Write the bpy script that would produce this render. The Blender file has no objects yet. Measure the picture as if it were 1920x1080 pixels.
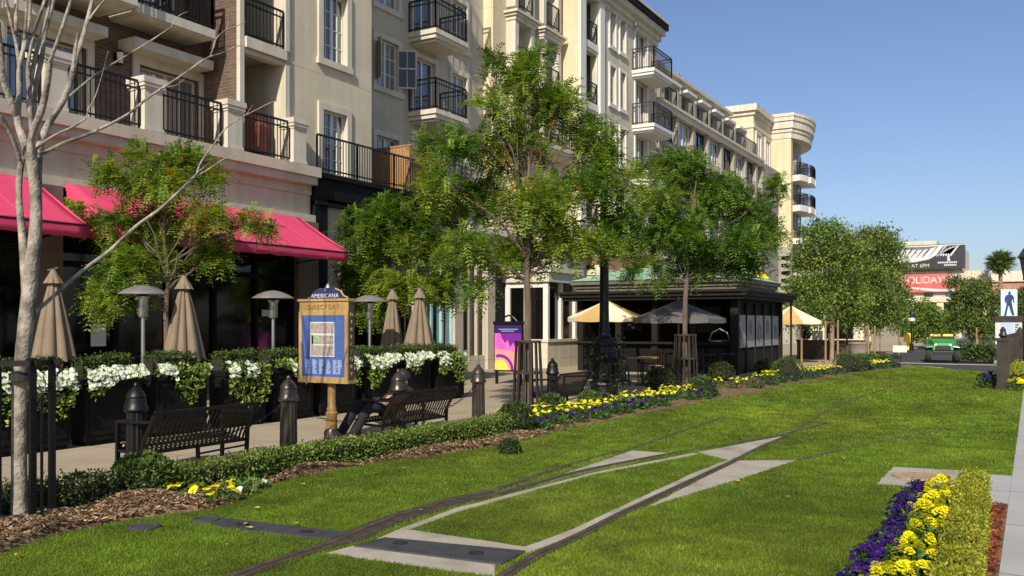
import bpy, math, random
import numpy as np
from mathutils import Vector, noise
SC = bpy.context.scene
COL = SC.collection
R = math.radians
# ---------------------------------------------------------------- camera, sky, sun
F, HZ, EYE, YAW = 1690.0, 608.0, 1.6, R(30)          # focal length in px of a 1920 px frame, horizon row, eye height
cd = bpy.data.cameras.new('camera'); cam = bpy.data.objects.new('camera', cd); COL.objects.link(cam)
cam.location = (0, 0, EYE); cam.rotation_euler = (R(90), 0, YAW)
cd.sensor_width = 36; cd.lens = F / 1920 * 36; cd.shift_y = (HZ - 540) / 1920; cd.clip_end = 3000; cd.clip_start = .05
SC.camera = cam
SUN_AZ, SUN_EL = 165.0, 36.0                          # azimuth clockwise from +Y
w = bpy.data.worlds.new('World'); SC.world = w; w.use_nodes = True
nt = w.node_tree; nt.nodes.clear()
sky = nt.nodes.new('ShaderNodeTexSky'); sky.sky_type = 'NISHITA'; sky.sun_disc = False
sky.sun_elevation = R(SUN_EL); sky.sun_rotation = R(SUN_AZ); sky.air_density = 1.0; sky.dust_density = 1.1; sky.ozone_density = 4.0
bg = nt.nodes.new('ShaderNodeBackground'); bg.inputs[1].default_value = 0.11
wo = nt.nodes.new('ShaderNodeOutputWorld')
tint = nt.nodes.new('ShaderNodeMixRGB'); tint.blend_type = 'MULTIPLY'; tint.inputs[0].default_value = 1; tint.inputs[2].default_value = (1.0, .955, 1.02, 1)
nt.links.new(sky.outputs[0], tint.inputs[1]); nt.links.new(tint.outputs[0], bg.inputs[0]); nt.links.new(bg.outputs[0], wo.inputs[0])
sd = bpy.data.lights.new('sun', 'SUN'); sd.energy = 5.0; sd.angle = R(.53); sd.color = (1, .945, .85)
so = bpy.data.objects.new('sun', sd); COL.objects.link(so)
_a, _e = R(SUN_AZ), R(SUN_EL)
SUNV = Vector((math.sin(_a) * math.cos(_e), math.cos(_a) * math.cos(_e), math.sin(_e)))
so.rotation_euler = SUNV.to_track_quat('Z', 'Y').to_euler(); so.location = SUNV * 60
vs = SC.view_settings; vs.view_transform = 'Standard'; vs.look = 'None'; vs.exposure = 0.1; vs.gamma = 1
SC.cycles.max_bounces = 6; SC.cycles.diffuse_bounces = 3; SC.cycles.transparent_max_bounces = 6
SC.cycles.use_adaptive_sampling = True; SC.cycles.use_denoising = True

# ---------------------------------------------------------------- measuring helpers (photo pixel -> place)
CS, SN = math.cos(YAW), math.sin(YAW)
def ray(px):
    u = (px - 960) / F
    return (CS * u - SN, SN * u + CS)
def G(px, py, z=0.0):
    d = F * (EYE - z) / (py - HZ); rx, ry = ray(px); return (rx * d, ry * d)
def at(px, py, d):
    rx, ry = ray(px); return Vector((rx * d, ry * d, EYE + (HZ - py) * d / F))
def onX(px, X):                                       # Y and depth where the column of pixels meets the plane x = X
    rx, ry = ray(px); d = X / rx; return ry * d, d
def depth(x, y): return -SN * x + CS * y

# ---------------------------------------------------------------- objects
OFF = {}
def tag(o, label=None, cat=None, group=None, kind=None):
    if label: o['label'] = label
    if cat: o['category'] = cat
    if group: o['group'] = group
    if kind: o['kind'] = kind
    return o
def thing(name, label, cat, loc=(0, 0, 0), group=None, rz=0.0):
    o = bpy.data.objects.new(name, None); o.empty_display_size = .2; COL.objects.link(o)
    o.location = loc; o.rotation_euler = (0, 0, rz); OFF[o.name] = Vector(loc)
    return tag(o, label, cat, group)
def link(name, me, m, parent=None, off=None):
    o = bpy.data.objects.new(name, me); COL.objects.link(o)
    if m is not None:
        for q in (m if isinstance(m, (list, tuple)) else [m]): me.materials.append(q)
    if parent is not None:
        o.parent = parent; OFF[o.name] = OFF.get(parent.name, Vector((0, 0, 0)))
    return o
def copy_tree(o, parent=None):
    c = o.copy(); COL.objects.link(c)
    if parent is not None: c.parent = parent
    for ch in list(o.children): copy_tree(ch, c)
    return c

class MB:
    def __init__(s): s.v = []; s.f = []; s.m = []; s.mi = 0
    def add(s, vs, fs):
        b = len(s.v); s.v += [tuple(q) for q in vs]; s.f += [tuple(i + b for i in f) for f in fs]; s.m += [s.mi] * len(fs); return s
    def box(s, x0, x1, y0, y1, z0, z1):
        if x0 > x1: x0, x1 = x1, x0
        if y0 > y1: y0, y1 = y1, y0
        if z0 > z1: z0, z1 = z1, z0
        return s.add([(x0,y0,z0),(x1,y0,z0),(x1,y1,z0),(x0,y1,z0),(x0,y0,z1),(x1,y0,z1),(x1,y1,z1),(x0,y1,z1)],
                     [(0,3,2,1),(4,5,6,7),(0,1,5,4),(1,2,6,5),(2,3,7,6),(3,0,4,7)])
    def bar(s, a, b, w, h=None, up=(0,0,1)):
        a, b = Vector(a), Vector(b); h = h or w; d = (b - a).normalized(); u = Vector(up)
        if abs(d.dot(u)) > .98: u = Vector((1, 0, 0))
        r = d.cross(u).normalized(); u = r.cross(d).normalized(); r *= w / 2; u *= h / 2
        vs = [a-r-u, a+r-u, a+r+u, a-r+u, b-r-u, b+r-u, b+r+u, b-r+u]
        return s.add(vs, [(0,1,2,3),(7,6,5,4),(0,4,5,1),(1,5,6,2),(2,6,7,3),(3,7,4,0)])
    def tube(s, pts, rad, n=6, cap=True):
        pts = [Vector(p) for p in pts]; k = len(pts)
        if not isinstance(rad, (list, tuple)): rad = [rad] * k
        vs, fs = [], []; ref = None
        for i, p in enumerate(pts):
            t = (pts[min(i+1, k-1)] - pts[max(i-1, 0)]).normalized()
            if ref is None:
                ref = t.cross(Vector((0, 0, 1)) if abs(t.z) < .9 else Vector((1, 0, 0))).normalized()
            else:
                ref = (ref - t * ref.dot(t)).normalized()
            q = t.cross(ref)
            for j in range(n):
                an = 2 * math.pi * j / n; vs.append(p + (ref * math.cos(an) + q * math.sin(an)) * rad[i])
        for i in range(k - 1):
            for j in range(n):
                a, b = i * n + j, i * n + (j + 1) % n; fs.append((a, b, b + n, a + n))
        if cap: fs.append(tuple(range(n - 1, -1, -1))); fs.append(tuple((k - 1) * n + j for j in range(n)))
        return s.add(vs, fs)
    def lathe(s, prof, c=(0,0,0), n=16, flute=0, fa=0.0):
        vs, fs = [], []; k = len(prof)
        for (r, z) in prof:
            for j in range(n):
                an = 2 * math.pi * j / n; rr = r * (1 - fa * (j % 2)) if flute else r
                vs.append((c[0] + rr * math.cos(an), c[1] + rr * math.sin(an), c[2] + z))
        for i in range(k - 1):
            for j in range(n):
                a, b = i * n + j, i * n + (j + 1) % n; fs.append((a, b, b + n, a + n))
        fs.append(tuple(range(n - 1, -1, -1))); fs.append(tuple((k - 1) * n + j for j in range(n)))
        return s.add(vs, fs)
    def prism(s, poly, z0, z1):
        n = len(poly); ar = sum(poly[i][0]*poly[(i+1)%n][1] - poly[(i+1)%n][0]*poly[i][1] for i in range(n))
        if ar < 0: poly = poly[::-1]
        vs = [(p[0], p[1], z0) for p in poly] + [(p[0], p[1], z1) for p in poly]
        return s.add(vs, [tuple(range(n-1,-1,-1)), tuple(range(n, 2*n))] + [(i, (i+1)%n, (i+1)%n+n, i+n) for i in range(n)])
    def sheet(s, poly, z): return s.prism(poly, z - .02, z)
    def build(s, name, m, parent=None, smooth=False, bevel=0, off=None):
        o3 = Vector((0,0,0)) if parent is None else OFF.get(parent.name, Vector((0,0,0)))
        if off is not None: o3 = Vector(off)
        me = bpy.data.meshes.new(name)
        me.from_pydata([(x - o3.x, y - o3.y, z - o3.z) for x, y, z in s.v], [], s.f)
        if any(s.m): me.polygons.foreach_set('material_index', s.m)
        if smooth: me.polygons.foreach_set('use_smooth', [True] * len(s.f))
        me.update()
        o = link(name, me, m, parent)
        if off is not None and parent is None: o.location = off
        if smooth: 
            try: me.set_sharp_from_angle(angle=R(40))
            except Exception: pass
        if bevel:
            b = o.modifiers.new('bevel', 'BEVEL'); b.width = bevel; b.segments = 2; b.limit_method = 'ANGLE'; b.angle_limit = R(50)
        return o

def np_mesh(name, co, k, col=None):
    """co: (n*k,3) array, faces of k verts each"""
    n = len(co) // k; me = bpy.data.meshes.new(name)
    me.vertices.add(len(co)); me.vertices.foreach_set('co', np.ascontiguousarray(co, dtype=np.float32).ravel())
    me.loops.add(len(co)); me.loops.foreach_set('vertex_index', np.arange(len(co), dtype=np.int32))
    me.polygons.add(n); me.polygons.foreach_set('loop_start', np.arange(0, len(co), k, dtype=np.int32))
    me.update(calc_edges=True)
    if col is not None:
        a = me.color_attributes.new('Col', 'FLOAT_COLOR', 'POINT')
        c4 = np.ones((len(co), 4), dtype=np.float32); c4[:, :3] = np.repeat(col, k, axis=0)
        a.data.foreach_set('color', c4.ravel())
    return me

def text_mesh(s, size, M4, name, m, parent=None, extrude=.004, align='CENTER', space=1.0):
    cu = bpy.data.curves.new(name, 'FONT'); cu.body = s; cu.size = size; cu.extrude = extrude; cu.align_x = align; cu.align_y = 'CENTER'; cu.space_character = space
    t = bpy.data.objects.new('tmp_text', cu); COL.objects.link(t)
    dg = bpy.context.evaluated_depsgraph_get(); me = bpy.data.meshes.new_from_object(t.evaluated_get(dg))
    bpy.data.objects.remove(t); me.materials.clear()
    off = OFF.get(parent.name, Vector((0,0,0))) if parent else Vector((0,0,0))
    M = M4.copy(); M.translation = M.translation - off
    me.transform(M); me.name = name
    return link(name, me, m, parent)
from mathutils import Matrix
def face_frame(origin, right, up):
    r, u = Vector(right).normalized(), Vector(up).normalized(); n = r.cross(u)
    M = Matrix.Identity(4)
    for i in range(3): M[i][0], M[i][1], M[i][2], M[i][3] = r[i], u[i], n[i], origin[i]
    return M

# ---------------------------------------------------------------- materials
def nodes(name):
    m = bpy.data.materials.new(name); m.use_nodes = True; t = m.node_tree
    return m, t, t.nodes['Principled BSDF']
def N(t, kind, **kw):
    n = t.nodes.new('ShaderNode' + kind)
    for k, v in kw.items(): setattr(n, k, v)
    return n
def mat(name, c, rough=.7, var=.12, scale=6.0, bump=0.0, bscale=60.0, metal=0.0, c2=None, spec=.5, detail=6, stretch=None, streak=0.0):
    m, t, p = nodes(name); L = t.links.new
    g = N(t, 'NewGeometry'); src = g.outputs['Position']
    if stretch:
        mp = N(t, 'Mapping'); mp.inputs['Scale'].default_value = stretch; L(src, mp.inputs[0]); src = mp.outputs[0]
    n1 = N(t, 'TexNoise'); n1.inputs['Scale'].default_value = scale; n1.inputs['Detail'].default_value = detail; L(src, n1.inputs['Vector'])
    rp = N(t, 'ValToRGB'); rp.color_ramp.elements[0].position = .32; rp.color_ramp.elements[1].position = .68
    a = [min(1, q * (1 - var)) for q in c]; b = [min(1, q * (1 + var)) for q in (c2 or c)]
    rp.color_ramp.elements[0].color = (*a, 1); rp.color_ramp.elements[1].color = (*b, 1)
    L(n1.outputs['Fac'], rp.inputs[0]); out = rp.outputs[0]
    if streak:
        mp2 = N(t, 'Mapping'); mp2.inputs['Scale'].default_value = (2.2, 2.2, .16); L(g.outputs['Position'], mp2.inputs[0])
        n3 = N(t, 'TexNoise'); n3.inputs['Scale'].default_value = 1.6; n3.inputs['Detail'].default_value = 5; L(mp2.outputs[0], n3.inputs['Vector'])
        r3 = N(t, 'ValToRGB'); r3.color_ramp.elements[0].position = .35; r3.color_ramp.elements[1].position = .6
        r3.color_ramp.elements[0].color = (1 - streak, 1 - streak, 1 - streak * 1.15, 1); r3.color_ramp.elements[1].color = (1, 1, 1, 1)
        L(n3.outputs['Fac'], r3.inputs[0]); mx = N(t, 'MixRGB', blend_type='MULTIPLY'); mx.inputs[0].default_value = 1
        L(out, mx.inputs[1]); L(r3.outputs[0], mx.inputs[2]); out = mx.outputs[0]
        sz = N(t, 'SeparateXYZ'); L(g.outputs['Position'], sz.inputs[0]); az = N(t, 'Math', operation='ADD'); az.inputs[1].default_value = -8.5; L(sz.outputs[2], az.inputs[0]); pp = N(t, 'Math', operation='PINGPONG'); pp.inputs[1].default_value = 1.36; L(az.outputs[0], pp.inputs[0]); lt = N(t, 'Math', operation='LESS_THAN'); lt.inputs[1].default_value = .010; L(pp.outputs[0], lt.inputs[0])
        mj = N(t, 'MixRGB', blend_type='MULTIPLY'); L(lt.outputs[0], mj.inputs[0]); L(out, mj.inputs[1]); mj.inputs[2].default_value = (.68, .66, .62, 1); out = mj.outputs[0]
    L(out, p.inputs['Base Color'])
    p.inputs['Roughness'].default_value = rough; p.inputs['Metallic'].default_value = metal; p.inputs['Specular IOR Level'].default_value = spec
    if bump:
        n2 = N(t, 'TexNoise'); n2.inputs['Scale'].default_value = bscale; n2.inputs['Detail'].default_value = 4; L(src, n2.inputs['Vector'])
        bp = N(t, 'Bump'); bp.inputs['Strength'].default_value = bump; bp.inputs['Distance'].default_value = .02
        L(n2.outputs['Fac'], bp.inputs['Height']); L(bp.outputs[0], p.inputs['Normal'])
    return m
def brick_mat(name, c1, c2, mortar):
    m, t, p = nodes(name); L = t.links.new
    g = N(t, 'NewGeometry'); sx = N(t, 'SeparateXYZ'); L(g.outputs['Position'], sx.inputs[0])
    ad = N(t, 'Math', operation='ADD'); L(sx.outputs[0], ad.inputs[0]); L(sx.outputs[1], ad.inputs[1])
    cx = N(t, 'CombineXYZ'); L(ad.outputs[0], cx.inputs[0]); L(sx.outputs[2], cx.inputs[1])
    b = N(t, 'TexBrick'); b.inputs['Scale'].default_value = 1.0; b.inputs['Brick Width'].default_value = .24; b.inputs['Row Height'].default_value = .082
    b.inputs['Mortar Size'].default_value = .008; b.inputs['Color1'].default_value = (*c1, 1); b.inputs['Color2'].default_value = (*c2, 1); b.inputs['Mortar'].default_value = (*mortar, 1)
    L(cx.outputs[0], b.inputs['Vector'])
    n1 = N(t, 'TexNoise'); n1.inputs['Scale'].default_value = 2.5; n1.inputs['Detail'].default_value = 6; L(g.outputs['Position'], n1.inputs['Vector'])
    mx = N(t, 'MixRGB', blend_type='OVERLAY'); mx.inputs[0].default_value = .5; L(b.outputs[0], mx.inputs[1]); L(n1.outputs[0], mx.inputs[2])
    L(mx.outputs[0], p.inputs['Base Color']); p.inputs['Roughness'].default_value = .85
    bp = N(t, 'Bump'); bp.inputs['Strength'].default_value = .5; bp.inputs['Distance'].default_value = .01; bp.invert = True
    L(b.outputs['Fac'], bp.inputs['Height']); L(bp.outputs[0], p.inputs['Normal'])
    return m
def leaf_mat(name, trans=.35, rough=.55, tint=(1,1,1), var=.25, spec=.3):
    m, t, p = nodes(name); L = t.links.new
    at_ = N(t, 'Attribute', attribute_name='Col'); g = N(t, 'NewGeometry')
    n1 = N(t, 'TexNoise'); n1.inputs['Scale'].default_value = 3.0; L(g.outputs['Position'], n1.inputs['Vector'])
    mr = N(t, 'MapRange'); mr.inputs['From Min'].default_value = .3; mr.inputs['From Max'].default_value = .7
    mr.inputs['To Min'].default_value = 1 - var; mr.inputs['To Max'].default_value = 1 + var; L(n1.outputs['Fac'], mr.inputs['Value'])
    mu = N(t, 'VectorMath', operation='SCALE'); L(at_.outputs['Color'], mu.inputs[0]); L(mr.outputs[0], mu.inputs['Scale'])
    L(mu.outputs[0], p.inputs['Base Color']); p.inputs['Roughness'].default_value = rough; p.inputs['Specular IOR Level'].default_value = spec
    tr = N(t, 'BsdfTranslucent'); 
    m2 = N(t, 'VectorMath', operation='MULTIPLY'); m2.inputs[1].default_value = (1.25, 1.45, .55); L(mu.outputs[0], m2.inputs[0]); L(m2.outputs[0], tr.inputs[0])
    ms = N(t, 'MixShader'); ms.inputs[0].default_value = trans
    L(p.outputs[0], ms.inputs[1]); L(tr.outputs[0], ms.inputs[2]); L(ms.outputs[0], t.nodes['Material Output'].inputs[0])
    return m
def ground_mat(name, cols, scale, rough=.9, bump=.4, bscale=80, joints=None, jcol=.6, fine=0):
    """noise-blended ground; joints=(dx,dy) draws saw-cut slab joints"""
    m, t, p = nodes(name); L = t.links.new; g = N(t, 'NewGeometry'); P = g.outputs['Position']
    n1 = N(t, 'TexNoise'); n1.inputs['Scale'].default_value = scale; n1.inputs['Detail'].default_value = 8; n1.inputs['Roughness'].default_value = .62; L(P, n1.inputs['Vector'])
    rp = N(t, 'ValToRGB'); e = rp.color_ramp.elements
    while len(e) < len(cols): e.new(.5)
    for i, c in enumerate(cols): e[i].position = .28 + .44 * i / max(1, len(cols) - 1); e[i].color = (*c, 1)
    L(n1.outputs['Fac'], rp.inputs[0]); out = rp.outputs[0]
    if fine:
        nf = N(t, 'TexNoise'); nf.inputs['Scale'].default_value = bscale; nf.inputs['Detail'].default_value = 3; L(P, nf.inputs['Vector'])
        mf = N(t, 'MapRange'); mf.inputs['From Min'].default_value = .3; mf.inputs['From Max'].default_value = .7; mf.inputs['To Min'].default_value = 1 - fine; mf.inputs['To Max'].default_value = 1 + fine
        L(nf.outputs['Fac'], mf.inputs['Value']); vm = N(t, 'VectorMath', operation='SCALE'); L(out, vm.inputs[0]); L(mf.outputs[0], vm.inputs['Scale']); out = vm.outputs[0]
    if joints:
        sx = N(t, 'SeparateXYZ'); L(P, sx.inputs[0]); last = None
        for k, dd in enumerate(joints):
            md = N(t, 'Math', operation='PINGPONG'); md.inputs[1].default_value = dd / 2; L(sx.outputs[k], md.inputs[0])
            lt = N(t, 'Math', operation='LESS_THAN'); lt.inputs[1].default_value = .011; L(md.outputs[0], lt.inputs[0])
            if last is None: last = lt.outputs[0]
            else:
                mxx = N(t, 'Math', operation='MAXIMUM'); L(last, mxx.inputs[0]); L(lt.outputs[0], mxx.inputs[1]); last = mxx.outputs[0]
        mj = N(t, 'MixRGB', blend_type='MULTIPLY'); L(last, mj.inputs[0]); L(out, mj.inputs[1]); mj.inputs[2].default_value = (jcol, jcol, jcol, 1); out = mj.outputs[0]
    L(out, p.inputs['Base Color']); p.inputs['Roughness'].default_value = rough; p.inputs['Specular IOR Level'].default_value = .25
    n2 = N(t, 'TexNoise'); n2.inputs['Scale'].default_value = bscale; n2.inputs['Detail'].default_value = 5; L(P, n2.inputs['Vector'])
    bp = N(t, 'Bump'); bp.inputs['Strength'].default_value = bump; bp.inputs['Distance'].default_value = .03; L(n2.outputs['Fac'], bp.inputs['Height']); L(bp.outputs[0], p.inputs['Normal'])
    return m
M = {}
M['brick'] = brick_mat('dark brick', (.10, .058, .036), (.15, .09, .055), (.16, .13, .10))
M['redbrick'] = brick_mat('red brick', (.36, .13, .07), (.44, .18, .10), (.4, .33, .26))
M['tan'] = mat('tan stucco', (.61, .535, .375), .85, .07, 1.2, .25, 140, streak=.10)
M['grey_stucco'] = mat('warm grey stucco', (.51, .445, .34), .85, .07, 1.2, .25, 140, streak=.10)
M['cream'] = mat('cream stucco', (.60, .535, .395), .8, .06, 1.4, .2, 140, streak=.14)
M['yellow'] = mat('yellow stucco', (.66, .56, .35), .85, .06, 1.2, .2, 140, streak=.12)
M['trim'] = mat('pale trim', (.62, .56, .44), .7, .05, 2.0, .1, 120, streak=.15)
M['white'] = mat('white paint', (.68, .65, .57), .5, .04, 3.0, .05, 90)
M['fascia'] = mat('buff cast stone', (.56, .485, .36), .8, .08, 1.5, .2, 120, streak=.14)
M['pink'] = mat('pink canvas', (.64, .05, .128), .8, .10, 1.3, .15, 200)
M['iron'] = mat('black iron', (.009, .008, .007), .42, .2, 9.0, .1, 120, metal=.3)
M['bronze'] = mat('bronze painted iron', (.060, .049, .037), .32, .25, 5.0, .12, 80, metal=.45)
M['darkwall'] = mat('dark painted panel', (.009, .0075, .0065), .7, .2, 3.0, .1, 60, spec=.15)
M['kiosk'] = mat('dark bronze kiosk paint', (.015, .0125, .009), .65, .2, 3.0, .1, 60, spec=.2)
M['kiosk_trim'] = mat('olive bronze cornice paint', (.13, .108, .078), .55, .15, 3.0, .1, 60)
M['green_roof'] = mat('pale green copper roofing', (.27, .42, .28), .65, .12, 2.5, .1, 40)
M['rubber'] = mat('black rubber', (.02, .02, .02), .8, .2, 12)
M['wood'] = mat('orange cedar boards', (.34, .18, .07), .65, .2, 3.0, .2, 40, stretch=(8, 8, .5))
M['stake'] = mat('tan lodgepole stake', (.30, .185, .075), .8, .2, 6, .2, 60, stretch=(4, 4, .4))
M['bark_pale'] = mat('pale crape bark', (.19, .163, .128), .88, .42, 9.0, .9, 38, c2=(.30, .255, .195), stretch=(1, 1, .8))
M['bark'] = mat('brown bark', (.12, .085, .06), .9, .3, 9.0, .7, 50, stretch=(1, 1, .35))
M['bark_tan'] = mat('light brown bark', (.24, .17, .11), .9, .3, 9.0, .6, 50, stretch=(1, 1, .35))
M['steel'] = mat('brushed steel', (.46, .45, .43), .33, .1, 8.0, .05, 90, metal=.85)
M['heater_dome'] = mat('weathered aluminium dome', (.36, .34, .31), .42, .15, 5.0, .08, 60, metal=.6)
M['taupe'] = mat('taupe umbrella canvas', (.215, .16, .10), .85, .1, 4.0, .25, 150)
M['canvas_cream'] = mat('cream canvas', (.80, .70, .46), .8, .06, 3.0, .15, 150)
M['canvas_gold'] = mat('gold canvas', (.55, .36, .12), .8, .08, 3.0, .15, 150)
M['canvas_grey_shaded'] = mat('grey and shaded canvas', (.12, .11, .10), .8, .08, 3.0, .15, 150)  # kiosk tree umbrella too: tree shade put into its canvas colour
M['rust'] = mat('rust red canvas', (.26, .07, .035), .8, .12, 3.0, .15, 120)
M['gold'] = mat('weathered gold paint', (.35, .225, .08), .45, .32, 4.0, .12, 60)  # blotches stand for wear and for branch shadows put into the colour
M['navy'] = mat('navy panel', (.025, .035, .11), .4, .1, 4)
M['print_blue'] = mat('printed blue', (.06, .105, .28), .35, .12, 9)
M['print_pale'] = mat('printed pale blue', (.42, .50, .66), .35, .1, 30)
M['print_map'] = mat('printed map brown', (.34, .27, .23), .35, .3, 26)
M['print_white'] = mat('printed white', (.56, .56, .54), .35, .03, 9)
M['print_green'] = mat('printed green', (.20, .45, .16), .35, .2, 30)
M['print_purple'] = mat('printed purple', (.18, .02, .26), .4, .1, 9)
M['print_violet'] = mat('printed deep violet', (.035, .015, .10), .4, .1, 9)
M['print_magenta'] = mat('printed magenta', (.80, .10, .52), .4, .08, 5, c2=(.85, .16, .45))
M['print_coral'] = mat('printed coral', (.85, .30, .26), .4, .08, 5)
M['print_yellow'] = mat('printed yellow', (.85, .62, .10), .4, .08, 9)
M['print_black'] = mat('printed black', (.03, .031, .034), .4, .2, 3)
M['print_red'] = mat('printed red', (.60, .11, .08), .45, .2, .6)
M['print_sky'] = mat('printed pale sky', (.52, .68, .76), .4, .1, 2)
M['yellow_paint'] = mat('bright yellow canvas', (.85, .60, .02), .6, .06, 3)
M['tractor_green'] = mat('bright green paint', (.03, .27, .03), .3, .08, 4)
M['tractor_yellow'] = mat('yellow vinyl', (.75, .68, .04), .5, .08, 6)
M['black_plastic'] = mat('black plastic', (.018, .018, .018), .5, .15, 8)
M['teal'] = mat('pale teal paint', (.34, .50, .47), .5, .06, 4)
M['terracotta'] = mat('weathered stone pot', (.22, .18, .14), .85, .2, 5, .3, 50)
M['skin'] = mat('skin', (.50, .28, .20), .55, .05, 12)
M['dark_cloth'] = mat('black cloth', (.012, .012, .013), .9, .2, 12, .2, 200)
M['maroon_cloth'] = mat('dark maroon cloth', (.03, .010, .010), .9, .15, 12, .2, 200)
M['white_cloth'] = mat('white cloth', (.75, .74, .72), .9, .05, 12)
M['blue_cloth'] = mat('faded blue cloth', (.10, .14, .22), .9, .1, 12)
M['hair'] = mat('dark hair', (.02, .013, .009), .6, .2, 30)
M['frost'] = mat('frosted lamp glass', (.70, .68, .60), .3, .05, 8)
M['plate'] = mat('dark iron cover plate', (.065, .063, .064), .65, .2, 8, .3, 120, metal=.3)
M['rail'] = mat('rusty rail steel', (.10, .072, .05), .6, .35, 9, .3, 70, metal=.3)
M['trench'] = mat('dark earth in the groove', (.045, .031, .02), .95, .4, 12, .6, 60)
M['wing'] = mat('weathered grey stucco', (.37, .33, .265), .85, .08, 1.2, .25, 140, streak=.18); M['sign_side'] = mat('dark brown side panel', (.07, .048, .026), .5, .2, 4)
M['gold_dark'] = mat('tarnished gold paint', (.26, .15, .045), .45, .35, 7.0, .12, 60)
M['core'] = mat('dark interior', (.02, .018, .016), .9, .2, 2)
def glass(name, c, rough=.06, spec=1.0):
    m, t, p = nodes(name); g = N(t, 'NewGeometry'); n = N(t, 'TexNoise'); n.inputs['Scale'].default_value = .9; t.links.new(g.outputs['Position'], n.inputs['Vector'])
    b = N(t, 'Bump'); b.inputs['Strength'].default_value = .06; b.inputs['Distance'].default_value = .1; t.links.new(n.outputs['Fac'], b.inputs['Height']); t.links.new(b.outputs[0], p.inputs['Normal'])
    p.inputs['Base Color'].default_value = (*c, 1); p.inputs['Roughness'].default_value = rough; p.inputs['Specular IOR Level'].default_value = spec
    if spec > .5: p.inputs['IOR'].default_value = 2.0
    return m
M['glass'] = glass('window glass', (.012, .016, .022)); M['shopglass'] = glass('dark shop glass', (.004, .004, .004), .07, .5)
M['curtain'] = glass('glass over pale curtains', (.16, .155, .14), .06); M['blind'] = glass('glass over half drawn blinds', (.07, .07, .065), .06)
M['tealglass'] = glass('teal shop glass', (.015, .07, .075), .08)
M['leaf'] = leaf_mat('leaves', .38); M['hedge_leaf'] = leaf_mat('hedge leaves', .2, .6); M['petal'] = leaf_mat('petals', .25, .6, var=.08)
M['grass'] = leaf_mat('grass blades', .3, .6, var=.3)
M['lawn'] = ground_mat('lawn soil and thatch', [(.07, .12, .006), (.13, .175, .010), (.19, .20, .02)], .55, bump=.8, bscale=110, fine=.45)
M['mulch'] = ground_mat('bark mulch', [(.08, .045, .024), (.19, .115, .062), (.32, .21, .12)], 9, bump=1.0, bscale=40, fine=.5)
M['pave'] = ground_mat('tan concrete paving', [(.32, .255, .165), (.37, .30, .20), (.42, .345, .235)], .8, bump=.12, bscale=160, joints=(1.5, 1.5), jcol=.55, fine=.05)
M['walk'] = ground_mat('grey concrete sidewalk', [(.34, .33, .30), (.39, .375, .345), (.43, .415, .38)], 1.2, bump=.15, bscale=160, joints=(30, 1.6), jcol=.5, fine=.06)
M['slab'] = ground_mat('weathered concrete', [(.24, .205, .155), (.38, .335, .26), (.45, .40, .315)], 2.2, bump=.3, bscale=90, fine=.16)
M['asphalt'] = ground_mat('asphalt', [(.050, .048, .046), (.062, .060, .057), (.075, .072, .068)], .7, bump=.3, bscale=150, fine=.12)
M['earth'] = ground_mat('far ground', [(.14, .12, .09), (.18, .155, .115)], .1, bump=.1)
M['hill'] = ground_mat('hazy hills', [(.13, .15, .16), (.19, .21, .22)], .02, bump=.1)
# ---------------------------------------------------------------- ground
def lerp_tab(tab, y):
    ys = [t[0] for t in tab]; xs = [t[1] for t in tab]; return float(np.interp(y, ys, xs))
EDGE_PX = [(-80,1078),(0,1045),(100,1012),(230,985),(330,970),(400,962),(440,950),(492,916),(575,898),(650,883),(750,866),(800,862),(870,850),(950,838),(1000,826),(1060,808),(1150,791),(1250,770),(1350,750),(1400,741),(1500,719),(1600,703),(1690,692)]
EDGE = sorted([(G(a, b)[1], G(a, b)[0]) for a, b in EDGE_PX]); EDGE = [(0.5, EDGE[0][1])] + EDGE + [(37.6, -4.0)]
def xl(y): return lerp_tab(EDGE, y)
lawn_poly = [(x, y) for y, x in EDGE] + [(-3.3, 36.2), (-1.3, 33.4), (-.75, 33.0), (-.17, 33.0), (-.17, 9.2), (-.98, 9.2), (-.98, .5)]
tag(MB().box(-900, 900, -400, 1500, -.4, -.16).build('ground', M['earth']), kind='structure')
b = MB(); b.box(-7, 70, 30, 44.2, -.3, -.10); b.box(-7.0, -1.3, 44.2, 230, -.3, -.10); tag(b.build('road', M['asphalt']), kind='structure')
b = MB(); b.prism([(-60, -12), (-6.3, -12), (-6.3, 12), (-7.3, 14), (-7.45, 30), (-7.6, 37), (-4.7, 39.3), (-5.2, 40.6), (-7.0, 41.5), (-7.0, 230), (-60, 230)], -.14, 0); tag(b.build('pavement', M['pave']), kind='structure')
b = MB(); b.box(-.18, 9, -8, 37.5, -.14, .045); b.box(-1.3, 9, 44.2, 230, -.14, .02); b.box(-.37, -.182, 8.95, 10.6, -.1, .041); tag(b.build('sidewalk', M['walk']), kind='structure')
b = MB(); b.prism([(-5.3, 42.6), (-2.9, 42.2), (9, 42.9), (9, 43.3), (-2.7, 42.7), (-5.2, 43.3)], -.099, -.085); b.prism([(-4.55, 38.2), (-3.2, 36.9), (-2.9, 37.4), (-4.4, 39.1)], -.099, -.02)
b.prism([(-7.0, 44.2), (-6.85, 44.2), (-6.85, 200), (-7.0, 200)], -.09, .01); b.prism([(-1.45, 44.2), (-1.3, 44.2), (-1.3, 200), (-1.45, 200)], -.09, .03)
tag(b.build('kerb', M['slab']), kind='structure')
tag(MB().prism(lawn_poly, -.12, .03).build('lawn', M['lawn']), kind='structure')
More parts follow.
